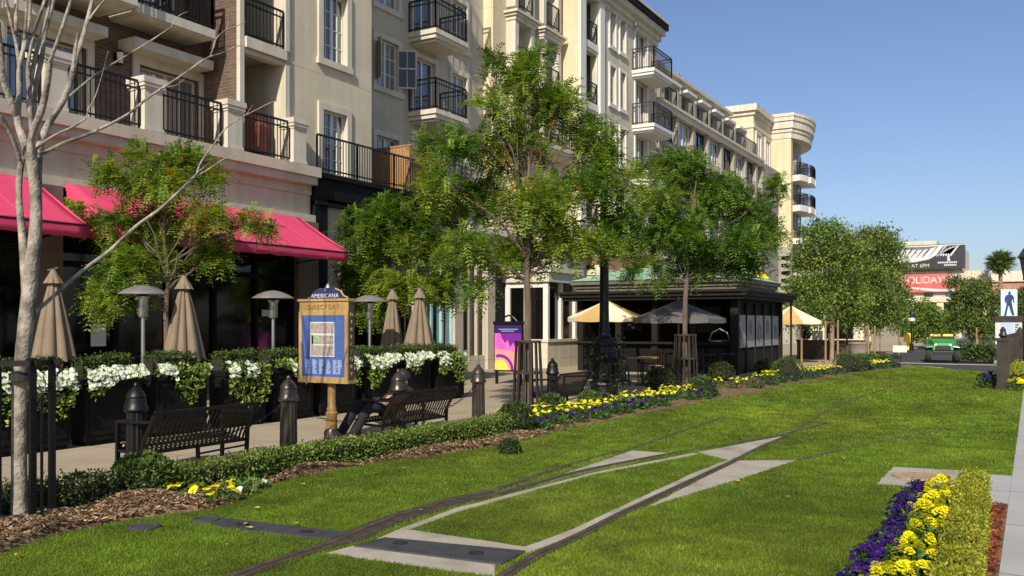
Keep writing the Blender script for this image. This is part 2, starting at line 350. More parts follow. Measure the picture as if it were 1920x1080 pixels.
# hills far off to the right
def ridge(name, y, x0, x1, h, seed):
    vs, fs = [], []; n = 60
    for i in range(n + 1):
        x = x0 + (x1 - x0) * i / n; e = min(1, min(i, n - i) / 10)
        z = e * h * (.55 + .9 * noise.noise((x * .006 + seed, 0, 0)) ** 2 + .18 * noise.noise((x * .03, seed, 0)))
        vs += [(x, y, -1), (x, y + 90, max(0, z)), (x, y + 220, -1)]
    for i in range(n):
        a = i * 3; fs += [(a, a+3, a+4, a+1), (a+1, a+4, a+5, a+2)]
    tag(MB().add(vs, fs).build(name, M['hill'], smooth=True), kind='structure')
ridge('hills', 900, -380, 700, 58, 3.3)

# mulch bed with mounds
MOUNDS = [(*G(255, 958), .12, .40), (*G(310, 966), .07, .3), (*G(605, 896), .11, .40), (*G(820, 858), .06, .5), (*G(890, 850), .05, .4), (*G(60, 1010), .10, .5)]
XA = [(0, -7.45), (5.0, -7.32), (5.9, -7.0), (7.35, -6.98), (9.7, -6.84), (10.7, -6.76), (11.4, -6.95), (12.4, -7.3), (30, -7.5), (37.5, -4.7)]
def xback(y): return min(lerp_tab(XA, y), xl(y) - .12)
def bedh(x, y, t):
    h = .03 + .03 * math.sin(math.pi * min(1, max(0, t)))
    for mx, my, mh, mr in MOUNDS: h += mh * .8 * math.exp(-((x - mx) ** 2 + (y - my) ** 2) / (mr * mr)) * min(1, max(0, (t - .28) * 3.2))
    return h + .035 * noise.noise((x * 3.1, y * 3.1, 0)) * (1 if 0 < t < 1 else .3)
vs, fs = [], []; NY, NX = 300, 14
for i in range(NY + 1):
    y = .5 + (37.3 - .5) * i / NY; xa = xback(y); xb = xl(y) + .03 * noise.noise((0, y * 2.5, 5))
    for j in range(NX + 1):
        t = j / NX; x = xa + (xb - xa) * t; vs.append((x, y, bedh(x, y, t) if 0 < j < NX else (.004 if j == 0 else .034)))
for i in range(NY):
    for j in range(NX):
        a = i * (NX + 1) + j; fs.append((a, a + 1, a + NX + 2, a + NX + 1))
tag(MB().add(vs, fs).build('mulch_bed', M['mulch'], smooth=True), kind='structure')
b = MB(); b.box(-1.0, -.17, 2.5, 9.15, -.05, .04); tag(b.build('planting_soil', M['mulch']), kind='structure')
b = MB(); b.box(-1.0, -.2, 24.9, 33.2, -.05, .045); tag(b.build('fence_bed_soil', M['mulch']), kind='structure')

# wood chips
rng = np.random.default_rng(5)
def chips(name, pts, size, cols):
    n = len(pts); c = np.array(pts); a = rng.random(n) * 6.283; L = size * (.5 + rng.random(n)); W = L * (.25 + .3 * rng.random(n)); ti = (rng.random(n) - .5) * .9; ro = (rng.random(n) - .5) * .9
    u = np.stack([np.cos(a) * np.cos(ti), np.sin(a) * np.cos(ti), np.sin(ti)], 1) * L[:, None] / 2
    v = np.stack([-np.sin(a) * np.cos(ro), np.cos(a) * np.cos(ro), np.sin(ro)], 1) * W[:, None] / 2
    co = np.stack([c - u - v, c + u - v * .6, c + u * .9 + v, c - u * .8 + v], 1).reshape(-1, 3)
    col = np.array(cols)[rng.integers(0, len(cols), n)] * (.7 + .6 * rng.random((n, 1)))
    o = link(name, np_mesh(name, co, 4, col), M['hedge_leaf']); return o
pts = []
for _ in range(26000):
    y = 2.5 + 10 * rng.random() ** 1.3; t = rng.random(); xa = xback(y); xb = xl(y); x = xa + (xb - xa) * t + .06 * (rng.random() - .5)
    pts.append((x, y, bedh(x, y, t) + .008 + .012 * rng.random()))
tag(chips('mulch_chips', pts, .036, [(.33, .215, .12), (.42, .285, .165), (.22, .13, .072), (.52, .38, .23), (.15, .085, .05), (.08, .047, .028)]), 'loose bark chips strewn over the brown planting bed', 'bark chips', kind='stuff')
pts = [(-.30 + .1 * rng.random(), 3 + 5.9 * rng.random(), .045 + .015 * rng.random()) for _ in range(1800)] + [(-.58 + .12 * rng.random(), 3 + 5.9 * rng.random(), .045 + .015 * rng.random()) for _ in range(1400)]
tag(chips('red_chips', pts, .035, [(.28, .07, .03), (.20, .05, .022), (.36, .12, .05)]), 'reddish bark chips between the clipped hedge and the sidewalk', 'bark chips', kind='stuff')

# ---------------------------------------------------------------- tracks and concrete in the lawn
HOLES = []
def smooth_line(pts, sub=6):
    out = []; P = [Vector((*p, 0)) for p in pts]
    for i in range(len(P) - 1):
        p0, p1, p2, p3 = P[max(0, i-1)], P[i], P[i+1], P[min(len(P)-1, i+2)]
        for k in range(sub):
            t = k / sub; out.append(.5 * ((2*p1) + (p2-p0)*t + (2*p0-5*p1+4*p2-p3)*t*t + (3*p1-p0-3*p2+p3)*t**3))
    out.append(P[-1]); return out
def ribbon(mb, line, w0, w1, z0, z1, off=0.0, taper=0.0, edge=0.0):
    n = len(line); vs = []; hole = [[], []]
    for i, p in enumerate(line):
        t = (line[min(i+1, n-1)] - line[max(i-1, 0)]).normalized(); q = Vector((-t.y, t.x, 0))
        f = 1.0 if not taper else max(.15, 1 - taper * i / n); e = edge * noise.noise((p.x * 5, p.y * 5, off))
        a, c = p + q * (off + w0 * f + e), p + q * (off + w1 * f - e)
        vs += [(a.x, a.y, z0), (a.x, a.y, z1), (c.x, c.y, z1), (c.x, c.y, z0)]; hole[0].append((a.x, a.y)); hole[1].append((c.x, c.y))
    fs = []
    for i in range(n - 1):
        a = i * 4; fs += [(a+1, a+5, a+6, a+2), (a, a+4, a+5, a+1), (a+2, a+6, a+7, a+3)]
    fs += [(0, 1, 2, 3), ((n-1)*4+3, (n-1)*4+2, (n-1)*4+1, (n-1)*4)]
    mb.add(vs, fs); return hole[0] + hole[1][::-1]
def gpoly(*px): return [G(*p) for p in px]
def slab(mb, px, z=.034): 
    q0 = gpoly(*px); q = []
    for i in range(len(q0)):
        a, c = Vector((*q0[i], 0)), Vector((*q0[(i + 1) % len(q0)], 0)); L = (c - a).length; k = max(2, int(L / .12)); nr = Vector((-(c - a).y, (c - a).x, 0)) / max(L, .01)
        for j in range(k):
            p = a.lerp(c, j / k); p = p + nr * (.012 * noise.noise((p.x * 7, p.y * 7, 3)) + .006 * noise.noise((p.x * 25, p.y * 25, 1))) * (0 < j); q.append((p.x, p.y))
    mb.prism(q, -.05, z); HOLES.append(q)
ct = MB()
slab(ct, [(935,936),(1185,850),(1268,855),(1100,890)])                    # wedge beyond the left rail
slab(ct, [(1308,853),(1395,836),(1478,820),(1430,842),(1368,869)])        # wedge at the crossing
slab(ct, [(1205,962),(1295,915),(1382,869),(1496,868),(1400,900),(1258,944)])   # wedge right of the right rail
slab(ct, [(612,1046),(690,1024),(930,1064),(928,1090),(830,1078)])        # apron at the bottom
slab(ct, [(704,1020),(752,999),(985,1034),(990,1046)], .0345)              # sill under the inner lawn
slab(ct, [(985,1034),(1075,1000),(1180,950),(1300,893),(1365,868),(1384,868),(1325,898),(1205,957),(1100,1004),(990,1046)], .0355)
slab(ct, [(752,999),(850,962),(1000,922),(1110,893),(1110,897),(1000,927),(860,967),(772,1000)], .0365)
slab(ct, [(1110,893),(1300,855),(1310,857),(1110,897)], .0375)
tag(ct.build('concrete_slabs', M['slab']), kind='structure')
pd = MB(); slab(pd, [(1643,914),(1676,881),(1815,889),(1800,924)], .035); HOLES.append([(-.39, 8.93), (-.1, 8.93), (-.1, 10.62), (-.39, 10.62)])
tag(pd.build('concrete_pad', M['slab']), kind='structure')
cx, cy = G(1727, 901); mh = MB(); mh.lathe([(.27, .0), (.27, .052), (.25, .056), (.235, .05), (.02, .05)], (cx, cy, 0), 28); 
tag(mh.build('manhole_cover', mat('tan cast cover', (.36, .25, .14), .7, .15, 12, .4, 40)), 'round tan cover set in a concrete pad beside the marigold bed', 'manhole cover')
def rail_track(label, lines, zt=.034):
    t = thing('tram_track', label, 'tram track', (*lines[0][0][0], 0)) if False else None
    first = lines[0][0]; base = Vector((*G(*first[0]), 0)); t = thing('tram_track', label, 'tram track', base)
    for px, w, tp in lines:
        ln = smooth_line([G(*p) for p in px]); g = MB(); ribbon(g, ln, w, -w, -.02, zt, taper=tp, edge=.006); g.build('groove', M['trench'], t); kk = max(3, int(len(ln) * (1 if tp < .2 else .75 if tp < .45 else .3))); HOLES.append(ribbon(MB(), ln[:kk], w * .85, -w * .85, 0, .01, taper=tp, edge=.03))
        r = MB()
        ribbon(r, ln, .026, -.026, 0, zt + .005, off=w * .4, taper=tp); ribbon(r, ln, .012, -.012, 0, zt + .004, off=-w * .6, taper=tp); r.build('rail', M['rail'], t)
rail_track('dark rail curving up the lawn and forking round a concrete wedge', [
    ([(440,1092),(540,1056),(640,1024)], .075, 0), ([(640,1024),(740,982),(850,948),(930,929)], .125, 0), ([(930,936),(1010,912),(1100,888),(1260,856),(1400,833),(1490,815),(1550,797)], .046, .6),
    ([(930,926),(1040,887),(1120,862),(1185,846),(1260,820),(1360,785)], .026, .6)], .039)
rail_track('dark rail running from the front plate to the far crossing in the lawn', [
    ([(935,1098),(1010,1050),(1090,1012),(1165,972),(1260,926),(1340,888),(1385,866)], .05, .35), ([(1385,866),(1430,842),(1480,819),(1550,775),(1620,745),(1700,722)], .02, .5)], .039)
rail_track('faint worn rail line fading into the grass right of the concrete wedge', [([(1496,868),(1580,848),(1650,832),(1720,819),(1800,805)], .02, .6)], .034)
def plate(label, px, knobs, z=.047):
    q = gpoly(*px); HOLES.append(q); c = sum((Vector((*p, 0)) for p in q), Vector()) / len(q); t = thing('cover_plate', label, 'cover plate', c)
    MB().prism(q, -.02, z).build('plate', M['plate'], t)
    for k in knobs:
        x, y = G(*k); h = MB(); h.lathe([(.055, z - .01), (.055, z + .004), (.04, z + .006)], (x, y, 0), 14); h.box(x - .05, x + .05, y - .008, y + .008, z + .004, z + .012); h.build('lift_handle', M['black_plastic'], t)
plate('dark iron cover plate across the rails at the foot of the inner lawn', [(722,1019),(985,1045),(940,1070),(663,1034)], [(750,1031),(893,1050)])
plate('dark narrow cover plate let into the lawn left of the rails', [(372,980),(412,980),(520,993),(658,1008),(618,1022),(500,1008),(404,996)], [(455,994),(575,1008)], .044)
for i, (px, r, lb) in enumerate([((270, 998), .10, 'small round drain cover at the mulch edge, left of the other'), ((386, 984), .09, 'small drain cover touching the left end of the narrow cover plate')]):
    x, y = G(*px); l = MB(); l.lathe([(r * 1.25, 0), (r * 1.25, .05), (r, .055), (r * .8, .045)], (x, y, 0), 16); tag(l.build('drain_cover', M['plate']), lb, 'drain cover')

# ---------------------------------------------------------------- grass
def inside(poly, X, Y):
    c = np.zeros(len(X), bool); n = len(poly)
    for i in range(n):
        x1, y1 = poly[i]; x2, y2 = poly[(i + 1) % n]
        k = ((y1 > Y) != (y2 > Y)); 
        with np.errstate(divide='ignore', invalid='ignore'): xi = (x2 - x1) * (Y - y1) / (y2 - y1) + x1
        c ^= k & (X < xi)
    return c
def grass_zone(d0, d1, dens, wid, hgt):
    y0, y1 = max(1.5, d0 * .55), min(37, d1 * 1.16); n = int((y1 - y0) * 7.2 * dens)
    X = -7.2 + 7.2 * rng.random(n); Y = y0 + (y1 - y0) * rng.random(n); D = -SN * X + CS * Y; LAT = CS * X + SN * Y
    k = (D >= d0) & (D < d1) & (np.abs(LAT / D) < .62) & inside(lawn_poly, X, Y)
    X, Y = X[k], Y[k]; k = np.ones(len(X), bool)
    for h in HOLES: k &= ~inside(h, X, Y)
    X, Y = X[k], Y[k]; o_ = np.lexsort((X, np.floor(Y / .25), np.floor(X / .25))); X, Y = X[o_], Y[o_]; n = len(X)
    # clumpy, mown height
    ph = np.sin(X * 2.3 + 1.3 * np.sin(Y * 1.1)) * np.cos(Y * 1.9 + np.sin(X * 1.7)); hh = hgt * (.8 + .35 * rng.random(n)) * (1 + .10 * ph)
    a = rng.random(n) * 6.283; ln = hh * (.25 + .75 * rng.random(n)); la = rng.random(n) * 6.283
    bx, by = np.cos(a) * wid, np.sin(a) * wid
    co = np.zeros((n, 3, 3), np.float32)
    co[:, 0] = np.stack([X - bx, Y - by, np.full(n, .028)], 1); co[:, 1] = np.stack([X + bx, Y + by, np.full(n, .028)], 1)
    co[:, 2] = np.stack([X + np.cos(la) * ln, Y + np.sin(la) * ln, .028 + hh], 1)
    p2 = np.sin(X * .9 + .7 * Y) + np.sin(Y * .63 - .8 * X + 2) + .8 * np.sin(X * 2.1 - Y * 1.3)
    dry = np.clip((p2 - .35) * .4, 0, 1)[:, None]; rnd = rng.random((n, 1))
    ca, cb, cc = np.array([.088, .158, .008]), np.array([.182, .226, .015]), np.array([.34, .30, .06])
    col = ca + (cb - ca) * np.clip(rnd * .6 + dry * .6, 0, 1); straw = rng.random((n, 1)) < (.02 + .08 * dry); col = np.where(straw, cc, col)
    lf = np.array([noise.noise((float(x) * .55, float(y) * .30, 2.2)) + .6 * noise.noise((float(x) * 1.6, float(y) * 1.1, 8.1)) for x, y in zip(X[::8], Y[::8])]); lf = np.repeat(lf, 8)[:n]; lf = np.concatenate([lf, np.zeros(n - len(lf))]) if len(lf) < n else lf
    stripe = .06 * np.sign(np.sin((X * .94 + Y * .34) * 5.2))
    col = col * (1 + .45 * np.clip(lf, -.8, .8) + stripe)[:, None]
    return co.reshape(-1, 3), col
zs = [grass_zone(3, 8, 11000, .0030, .021), grass_zone(8, 12, 5200, .0045, .022), grass_zone(12, 18, 1900, .008, .024), grass_zone(18, 40, 600, .015, .026)]
tag(link('lawn_grass', np_mesh('lawn_grass', np.concatenate([z[0] for z in zs]), 3, np.concatenate([z[1] for z in zs])), M['grass']), 'short mown green grass of the lawn', 'grass', kind='stuff')

# fallen leaves on the lawn
fl = [(G(1700/3, 720 + 598/3)), G(568, 920), G(757, 889), G(788, 971), G(460, 998), G(1325, 768), G(1448, 741), G(1284, 793), G(30, 1058), G(1325, 738)]
rl = random.Random(21); fl += [G(rl.uniform(250, 1650), rl.uniform(760, 1060)) for _ in range(16)]; fl = [q for q in fl if -6.4 < q[0] < -1.2 and xl(q[1]) + .1 < q[0]]
for i, (x, y) in enumerate(fl[1:]):
    an = i * 1.7; m = MB(); s = .012 + .014 * rl.random(); pr = [(1.6, 0, 0), (.6, .6, .3), (-.5, .7, .1), (-1.5, 0, .25), (-.5, -.7, .15), (.6, -.6, 0)]
    m.add([(x + s * (p[0] * math.cos(an) - p[1] * math.sin(an)), y + s * (p[0] * math.sin(an) + p[1] * math.cos(an)), .068 + s * p[2]) for p in pr], [(0, 1, 2, 3), (0, 3, 4, 5)])
    tag(m.build('fallen_leaf', M['canvas_gold']), 'small yellowed leaf fallen on the mown lawn', 'leaf', 'fallen leaves on the lawn')
# ---------------------------------------------------------------- buildings
def wall_x(mb, X, y0, y1, z0, z1, holes=(), t=.22):
    """wall facing +X at x = X with openings (ya, yb, za, zb), reveals t deep"""
    holes = [(max(a, y0), min(b, y1), max(c, z0), min(d, z1)) for a, b, c, d in holes]
    ys = sorted({y0, y1, *[q for h in holes for q in h[:2]]}); zs_ = sorted({z0, z1, *[q for h in holes for q in h[2:]]})
    for i in range(len(ys) - 1):
        run = None
        for j in range(len(zs_) - 1):
            cy, cz = (ys[i] + ys[i+1]) / 2, (zs_[j] + zs_[j+1]) / 2
            solid = not any(h[0] < cy < h[1] and h[2] < cz < h[3] for h in holes)
            if solid: run = (run[0], zs_[j+1]) if run else (zs_[j], zs_[j+1])
            if (not solid or j == len(zs_) - 2) and run:
                mb.add([(X, ys[i], run[0]), (X, ys[i+1], run[0]), (X, ys[i+1], run[1]), (X, ys[i], run[1])], [(0, 1, 2, 3)]); run = None
    for a, b, c, d in holes:
        mb.add([(X, a, c), (X, b, c), (X, b, d), (X, a, d), (X - t, a, c), (X - t, b, c), (X - t, b, d), (X - t, a, d)], [(0, 4, 5, 1), (2, 6, 7, 3), (0, 3, 7, 4), (1, 5, 6, 2)])
WR = random.Random(17)
def window_x(p, X, ya, yb, za, zb, nx=4, nz=3, depth=.12, gm='glass', frame='white', pane_only=False, split=2):
    """glazing set back in an opening of a wall facing +X"""
    f = MB(); x = X - depth; w = .05
    if gm == 'glass': gm = WR.choice(['glass', 'glass', 'glass', 'curtain', 'blind'])
    f.box(x - .06, x, ya, yb, za, za + w); f.box(x - .06, x, ya, yb, zb - w, zb); f.box(x - .06, x, ya, ya + w, za + w, zb - w); f.box(x - .06, x, yb - w, yb, za + w, zb - w)
    if split == 2: ym = (ya + yb) / 2; f.box(x - .06, x + .008, ym - .045, ym + .045, za + w, zb - w)
    for i in range(1, nx):
        y = ya + (yb - ya) * i / nx
        if split == 2 and abs(y - (ya + yb) / 2) < .03: continue
        f.box(x - .045, x - .012, y - .012, y + .012, za + w, zb - w)
    for j in range(1, nz): z = za + (zb - za) * j / nz; f.box(x - .043, x - .014, ya + w, yb - w, z - .012, z + .012)
    fo = f.build('window', M[frame], p)
    MB().box(x - .09, x - .035, ya + .01, yb - .01, za + .01, zb - .01).build('pane', M[gm], fo)
    return fo
def surround_x(mb, X, ya, yb, za, zb, w=.2, t=.06, sill=True):
    mb.box(X, X + t, ya - w, ya, za, zb + w); mb.box(X, X + t, yb, yb + w, za, zb + w); mb.box(X, X + t, ya, yb, zb, zb + w)
    if sill: mb.box(X, X + t + .03, ya - w - .04, yb + w + .04, za - .18, za)
def railing(p, pts, z0, h=1.05, posts=(), sp=.11, name='railing', m='iron', double=True):
    r = MB(); n = len(pts)
    for i in range(n - 1):
        a, c = Vector((*pts[i], 0)), Vector((*pts[i+1], 0)); L = (c - a).length
        for zz, hh in ((z0 + h, .05), (z0 + .09, .035)) + (((z0 + h - .16, .03),) if double else ()):
            r.bar(a + Vector((0, 0, zz)), c + Vector((0, 0, zz)), .045, hh)
        k = max(1, int(L / sp))
        for j in range(k + 1):
            q = a + (c - a) * j / k; th = .045 if j in (0, k) else .016
            r.bar(q + Vector((0, 0, z0)), q + Vector((0, 0, z0 + h - .02)), th)
    return r.build(name, M[m], p)
def balcony(p, X, Xo, ya, yb, zt, m='trim', rail='iron', extra=None):
    s = MB(); s.box(X, Xo, ya, yb, zt - .16, zt); s.box(X, Xo - .06, ya + .06, yb - .06, zt - .30, zt - .16); s.box(X, Xo - .16, ya + .16, yb - .16, zt - .38, zt - .30)
    so_ = s.build('balcony', M[m], p)
    railing(so_, [(X + .02, ya + .06), (Xo - .06, ya + .06), (Xo - .06, yb - .06), (X + .02, yb - .06)], zt, m=rail)
def wall_lamp(p, X, y, z):
    b = MB(); b.box(X, X + .05, y - .06, y + .06, z - .14, z + .14); b.bar((X, y, z + .12), (X + .16, y, z + .16), .03); b.lathe([(.02, .20), (.10, .14), (.10, .12)], (X + .16, y, z), 8); b.lathe([(.06, -.15), (.07, -.13)], (X + .16, y, z), 8)
    o = b.build('wall_lamp', M['iron'], p); g = MB(); g.lathe([(.055, -.13), (.085, .12)], (X + .16, y, z), 8); g.build('lamp_glass', M['frost'], o)
Z1, FH = 6.05, 2.72
FZ = [Z1 + FH * k for k in range(5)]          # 6.05 8.77 11.49 14.21 16.93

# --- brick building over the shop with the pink awnings
B = thing('brick_building', 'dark brick apartment block over a shop with pink awnings and a railed terrace', 'building', (-17, 9, 0))
Y0, Y1 = -6.0, 18.2
m = MB(); m.box(-17.3, -16.75, Y0, Y1, 4.5, 5.05); m.box(-17.3, -16.55, Y0, Y1, 4.3, 4.5); m.box(-17.3, -16.62, Y0, Y1, 4.42, 4.44)
m.box(-17.3, -16.7, Y0, Y1, 5.05, 5.3); m.build('fascia', M['fascia'], B)
m = MB(); m.box(-19.2, -16.48, Y0, Y1, 5.3, 5.5); m.box(-19.2, -16.4, Y0, Y1 + .06, 5.5, 5.76); m.build('ledge', M['fascia'], B)
hs = []
for (a, c) in ((10.9, 12.75), (14.1, 15.9)):
    hs.append((a, c, 5.78, 7.78))
for (a, c) in ((11.0, 12.7), (13.6, 15.3)):
    hs += [(a, c, 8.8, 10.9), (a, c, 11.5, 13.6)]
hs += [(6.6, 8.4, 5.78, 7.78), (6.6, 8.4, 8.8, 10.9)]
m = MB(); wall_x(m, -18.4, Y0, 16.0, 5.76, 17.2, hs); m.add([(-18.4, 16, 5.76), (-17.02, 16, 5.76), (-17.02, 16, 17.2), (-18.4, 16, 17.2)], [(3, 2, 1, 0)])
m.box(-30, -18.75, Y0, 17.9, 5.7, 17.2); m.add([(-18.4, Y0, 17.2), (-18.4, 16, 17.2), (-19, 16, 17.2), (-19, Y0, 17.2)], [(0, 1, 2, 3)]); m.build('brick_wall', M['brick'], B)
m = MB(); m.box(-17.09, -16.97, 15.94, 16.08, 5.76, 17.2); m.build('corner_trim', M['trim'], B)
for h in hs:
    window_x(B, -18.4, h[0] + (.0), h[1], h[2], h[3] - (.0 if h[2] > 6 else .0), 4, 1, .16, 'glass', 'trim')
m = MB()
for h in hs[:2] + [(6.6, 8.4, 5.78, 7.78)]:
    m = MB(); m.box(-18.4, -18.33, h[0] - .16, h[0], h[2], h[3]); m.box(-18.4, -18.33, h[1], h[1] + .16, h[2], h[3]); m.box(-18.4, -18.33, h[0] - .16, h[1] + .16, h[3], 7.98); m.build('door_surround', M['trim'], B)
for (a, c) in ((10.6, 12.87), (13.56, 15.85), (6.3, 8.6)):
    MB().box(-18.4, -17.8, a, c, 7.98, 8.2).build('canopy_slab', M['trim'], B)
for (a, c, xo) in ((10.4, 13.1, -17.1), (13.32, 15.55, -17.4), (6.0, 8.9, -17.4)):
    for zt_ in (8.83, 11.55):
        o_ = MB().box(-18.4, xo, a, c, zt_ - .21, zt_).box(-18.4, xo - .05, a + .05, c - .05, zt_ - .25, zt_ - .21).build('balcony', M['trim'], B); railing(o_, [(-18.36, a + .05), (xo - .05, a + .05), (xo - .05, c - .05), (-18.36, c - .05)], zt_)
wall_lamp(B, -18.4, 13.5, 7.75)
for yc in (3.8, 6.05, 8.3, 10.55, 12.8, 15.1, 17.3):
    m = MB(); m.box(-16.95, -16.48, yc, yc + .46, 5.76, 6.66); m.box(-16.97, -16.46, yc - .02, yc + .48, 6.66, 6.72); m.box(-17.0, -16.43, yc - .05, yc + .51, 6.72, 6.80); m.box(-17.02, -16.41, yc - .07, yc + .53, 6.80, 6.93)
    m.box(-16.97, -16.46, yc - .02, yc + .48, 5.76, 5.86); m.build('terrace_post', M['trim'], B)
for yc in (6.05, 8.3, 10.55, 12.8, 15.1): railing(B, [(-16.62, yc + .48), (-16.62, yc + 2.22)], 5.80, 1.02, name='terrace_railing')
# awnings
M['pink_dark'] = mat('dusty pink seam', (.60, .06, .14), .85, .1, 2)
def awning(p, ya, yb, zt=4.38, zb=3.42, xo=-14.85, xi=-16.5, vh=.27):
    vs, fs = [], []; n = max(2, int((yb - ya) / .2)); k = 9
    for i in range(n + 1):
        y = ya + (yb - ya) * i / n
        for j in range(k + 1):
            t = j / k; x = xi + (xo - xi) * t; z = zt + (zb - zt) * t - .035 * math.sin(math.pi * t) + .016 * noise.noise((y * 1.6, t * 3, 1)) + .006 * noise.noise((y * 5, t * 2, 4)) - .012 * abs(math.sin(y * 3.0)) * math.sin(math.pi * t); vs.append((x, y, z))
        fl_ = .02 * noise.noise((y * 2.2, 3, 3)); vs += [(xo + .015 + fl_, y, zb - vh * .5), (xo + .005 - fl_, y, zb - vh + .03 * abs(math.sin(y * 5.2)) + .012 * noise.noise((y * 3, 1, 1)))]
    w_ = k + 3
    for i in range(n):
        for j in range(w_ - 1): a = i * w_ + j; fs.append((a, a + 1, a + w_ + 1, a + w_))
    b = MB().add(vs, fs)
    for y in (ya, yb): b.add([(xi, y, zt), (xo, y, zb), (xo, y, zb - vh), (xi, y, zb - .05)], [(0, 1, 2, 3)])
    o = b.build('awning', M['pink'], p, smooth=True); so_ = o.modifiers.new('thickness', 'SOLIDIFY'); so_.thickness = .012
    r = MB(); r.bar((xo + .0, ya, zb - .03), (xo + .0, yb, zb - .03), .03)
    for y in (ya + .1, (ya + yb) / 2, yb - .1): r.bar((xi, y, zb - .25), (xo, y, zb - .05), .03)
    r.build('awning_frame', M['iron'], o)
    ns = int((yb - ya) / 1.05)
    for i in range(1, ns): y = ya + (yb - ya) * i / ns; q = MB(); q.tube([(xi + (xo - xi) * t_, y, zt + (zb - zt) * t_ - .035 * math.sin(math.pi * t_) + .012) for t_ in (0, .25, .5, .75, 1)], .009, 4); q.build('seam', M['pink_dark'], o)
awning(B, 3.6, 10.3); awning(B, 11.0, 17.5)
# shop front below
M['brown'] = mat('brown stucco', (.16, .12, .09), .85, .1, 2, .2, 120, streak=.15)
for (a, c) in ((2.6, 3.3), (10.3, 10.9), (17.45, 18.2)): MB().box(-17.2, -16.45, a, c, 0, 4.3).build('shop_pier', M['brown'], B)
for (a, c) in ((3.3, 10.3), (10.9, 17.45)): MB().box(-17.25, -16.5, a, c, 0, .4).build('shop_plinth', M['brown'], B)
for (a, c, k) in ((3.3, 10.3, 5), (10.9, 17.45, 5)):
    f = MB(); n = k
    for i in range(n + 1): y = a + (c - a) * i / n; f.box(-16.72, -16.6, y - .05, y + .05, .35, 4.3)
    f.box(-16.72, -16.61, a, c, 2.75, 2.87); f.box(-16.72, -16.61, a, c, .35, .5); f.box(-16.72, -16.61, a, c, 4.1, 4.3)
    fo = f.build('shop_window', M['darkwall'], B); MB().box(-16.76, -16.68, a, c, .4, 4.2).build('pane', M['shopglass'], fo)
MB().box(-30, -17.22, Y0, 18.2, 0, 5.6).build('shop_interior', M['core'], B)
for (y_, w_, z_, h_) in ((11.6, .34, 1.15, .45), (16.3, .5, 1.8, .16)): MB().box(-16.60, -16.585, y_, y_ + w_, z_, z_ + h_).build('window_reflection', M['print_white'], B)  # pale panels stand in for bright reflections on the shop glass
q = MB(); q.box(-16.45, -16.42, 17.6, 18.0, 1.9, 2.15); q.build('number_plaque', M['iron'], B)

# --- plaster building: sunlit tan wing, recessed wing, shops below
P = thing('plaster_building', 'tan plaster apartment block with white framed windows and a recessed wing of corner balconies', 'building', (-18, 22, 0))
W1 = [(18.95, 19.95, 8.95, 10.85), (18.95, 19.95, 5.8, 7.55), (18.95, 19.95, 11.7, 13.6)]
LG = [(16.12, 17.45, 5.78, 8.38), (16.12, 17.45, 8.77, 11.1), (16.12, 17.45, 11.49, 13.8)]
m = MB(); wall_x(m, -17.0, 16.04, 21.1, 5.76, 17.4, W1); m2 = m
m.v.clear(); m.f.clear(); m.m.clear(); wall_x(m, -17.0, 16.04, 21.1, 5.7, 17.4, W1 + LG, .22)
m.add([(-17, 21.1, 4.9), (-18.6, 21.1, 4.9), (-18.6, 21.1, 17.4), (-17, 21.1, 17.4)], [(0, 1, 2, 3)])
m.box(-18.72, -18.55, 16.0, 18.6, 5.7, 17.3); m.box(-18.6, -17.2, 17.46, 17.7, 5.7, 17.3)
m.add([(-17, 16.04, 17.4), (-17, 21.1, 17.4), (-20, 21.1, 17.4), (-20, 16.04, 17.4)], [(0, 1, 2, 3)]); m.build('wall', M['tan'], P)
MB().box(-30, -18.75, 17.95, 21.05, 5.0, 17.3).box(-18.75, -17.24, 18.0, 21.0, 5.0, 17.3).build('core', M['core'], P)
s = MB()
for h in W1: surround_x(s, -17, *h, w=.19)
for z in (8.77, 11.49, 14.21): s.box(-18.5, -16.9, 16.1, 17.5, z - .27, z); s.box(-17.0, -16.93, 17.47, 17.62, z, z + 2.4)
s.box(-17.0, -16.93, 17.47, 17.62, 5.76, 8.4); s.build('window_surround', M['trim'], P)
for z in (8.77, 11.49): railing(P, [(-16.98, 16.14), (-16.98, 17.44)], z, 1.0, name='loggia_railing')
for h in W1: window_x(P, -17, *h, 4, 4, .1)
XR = -18.6
RW = []
for z in (8.77, 11.49, 14.21): RW += [(23.3, 24.5, z + .65, z + 2.25)]
RW += [(23.3, 24.5, 6.3, 7.8)]
RD = [(25.35, 26.65, z + .03, z + 2.15) for z in (6.05, 8.77, 11.49, 14.21)]
RV = [(27.75, 28.75, z + .45, z + 2.15) for z in (6.05, 8.77, 11.49, 14.21)]
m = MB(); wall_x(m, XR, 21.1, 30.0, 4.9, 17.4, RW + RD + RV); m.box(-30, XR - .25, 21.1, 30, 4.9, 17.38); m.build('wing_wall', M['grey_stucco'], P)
s = MB()
for h in RW + RV: surround_x(s, XR, *h, w=.17)
for h in RD: surround_x(s, XR, *h, w=.15, sill=False)
s.build('window_surround', M['trim'], P)
for h in RW + RV: window_x(P, XR, *h, 4, 3, .1)
for h in RD: window_x(P, XR, *h, 2, 1, .1)
for z in (8.9, 11.62, 14.34): balcony(P, XR, -17.42, 25.05, 27.05, z)
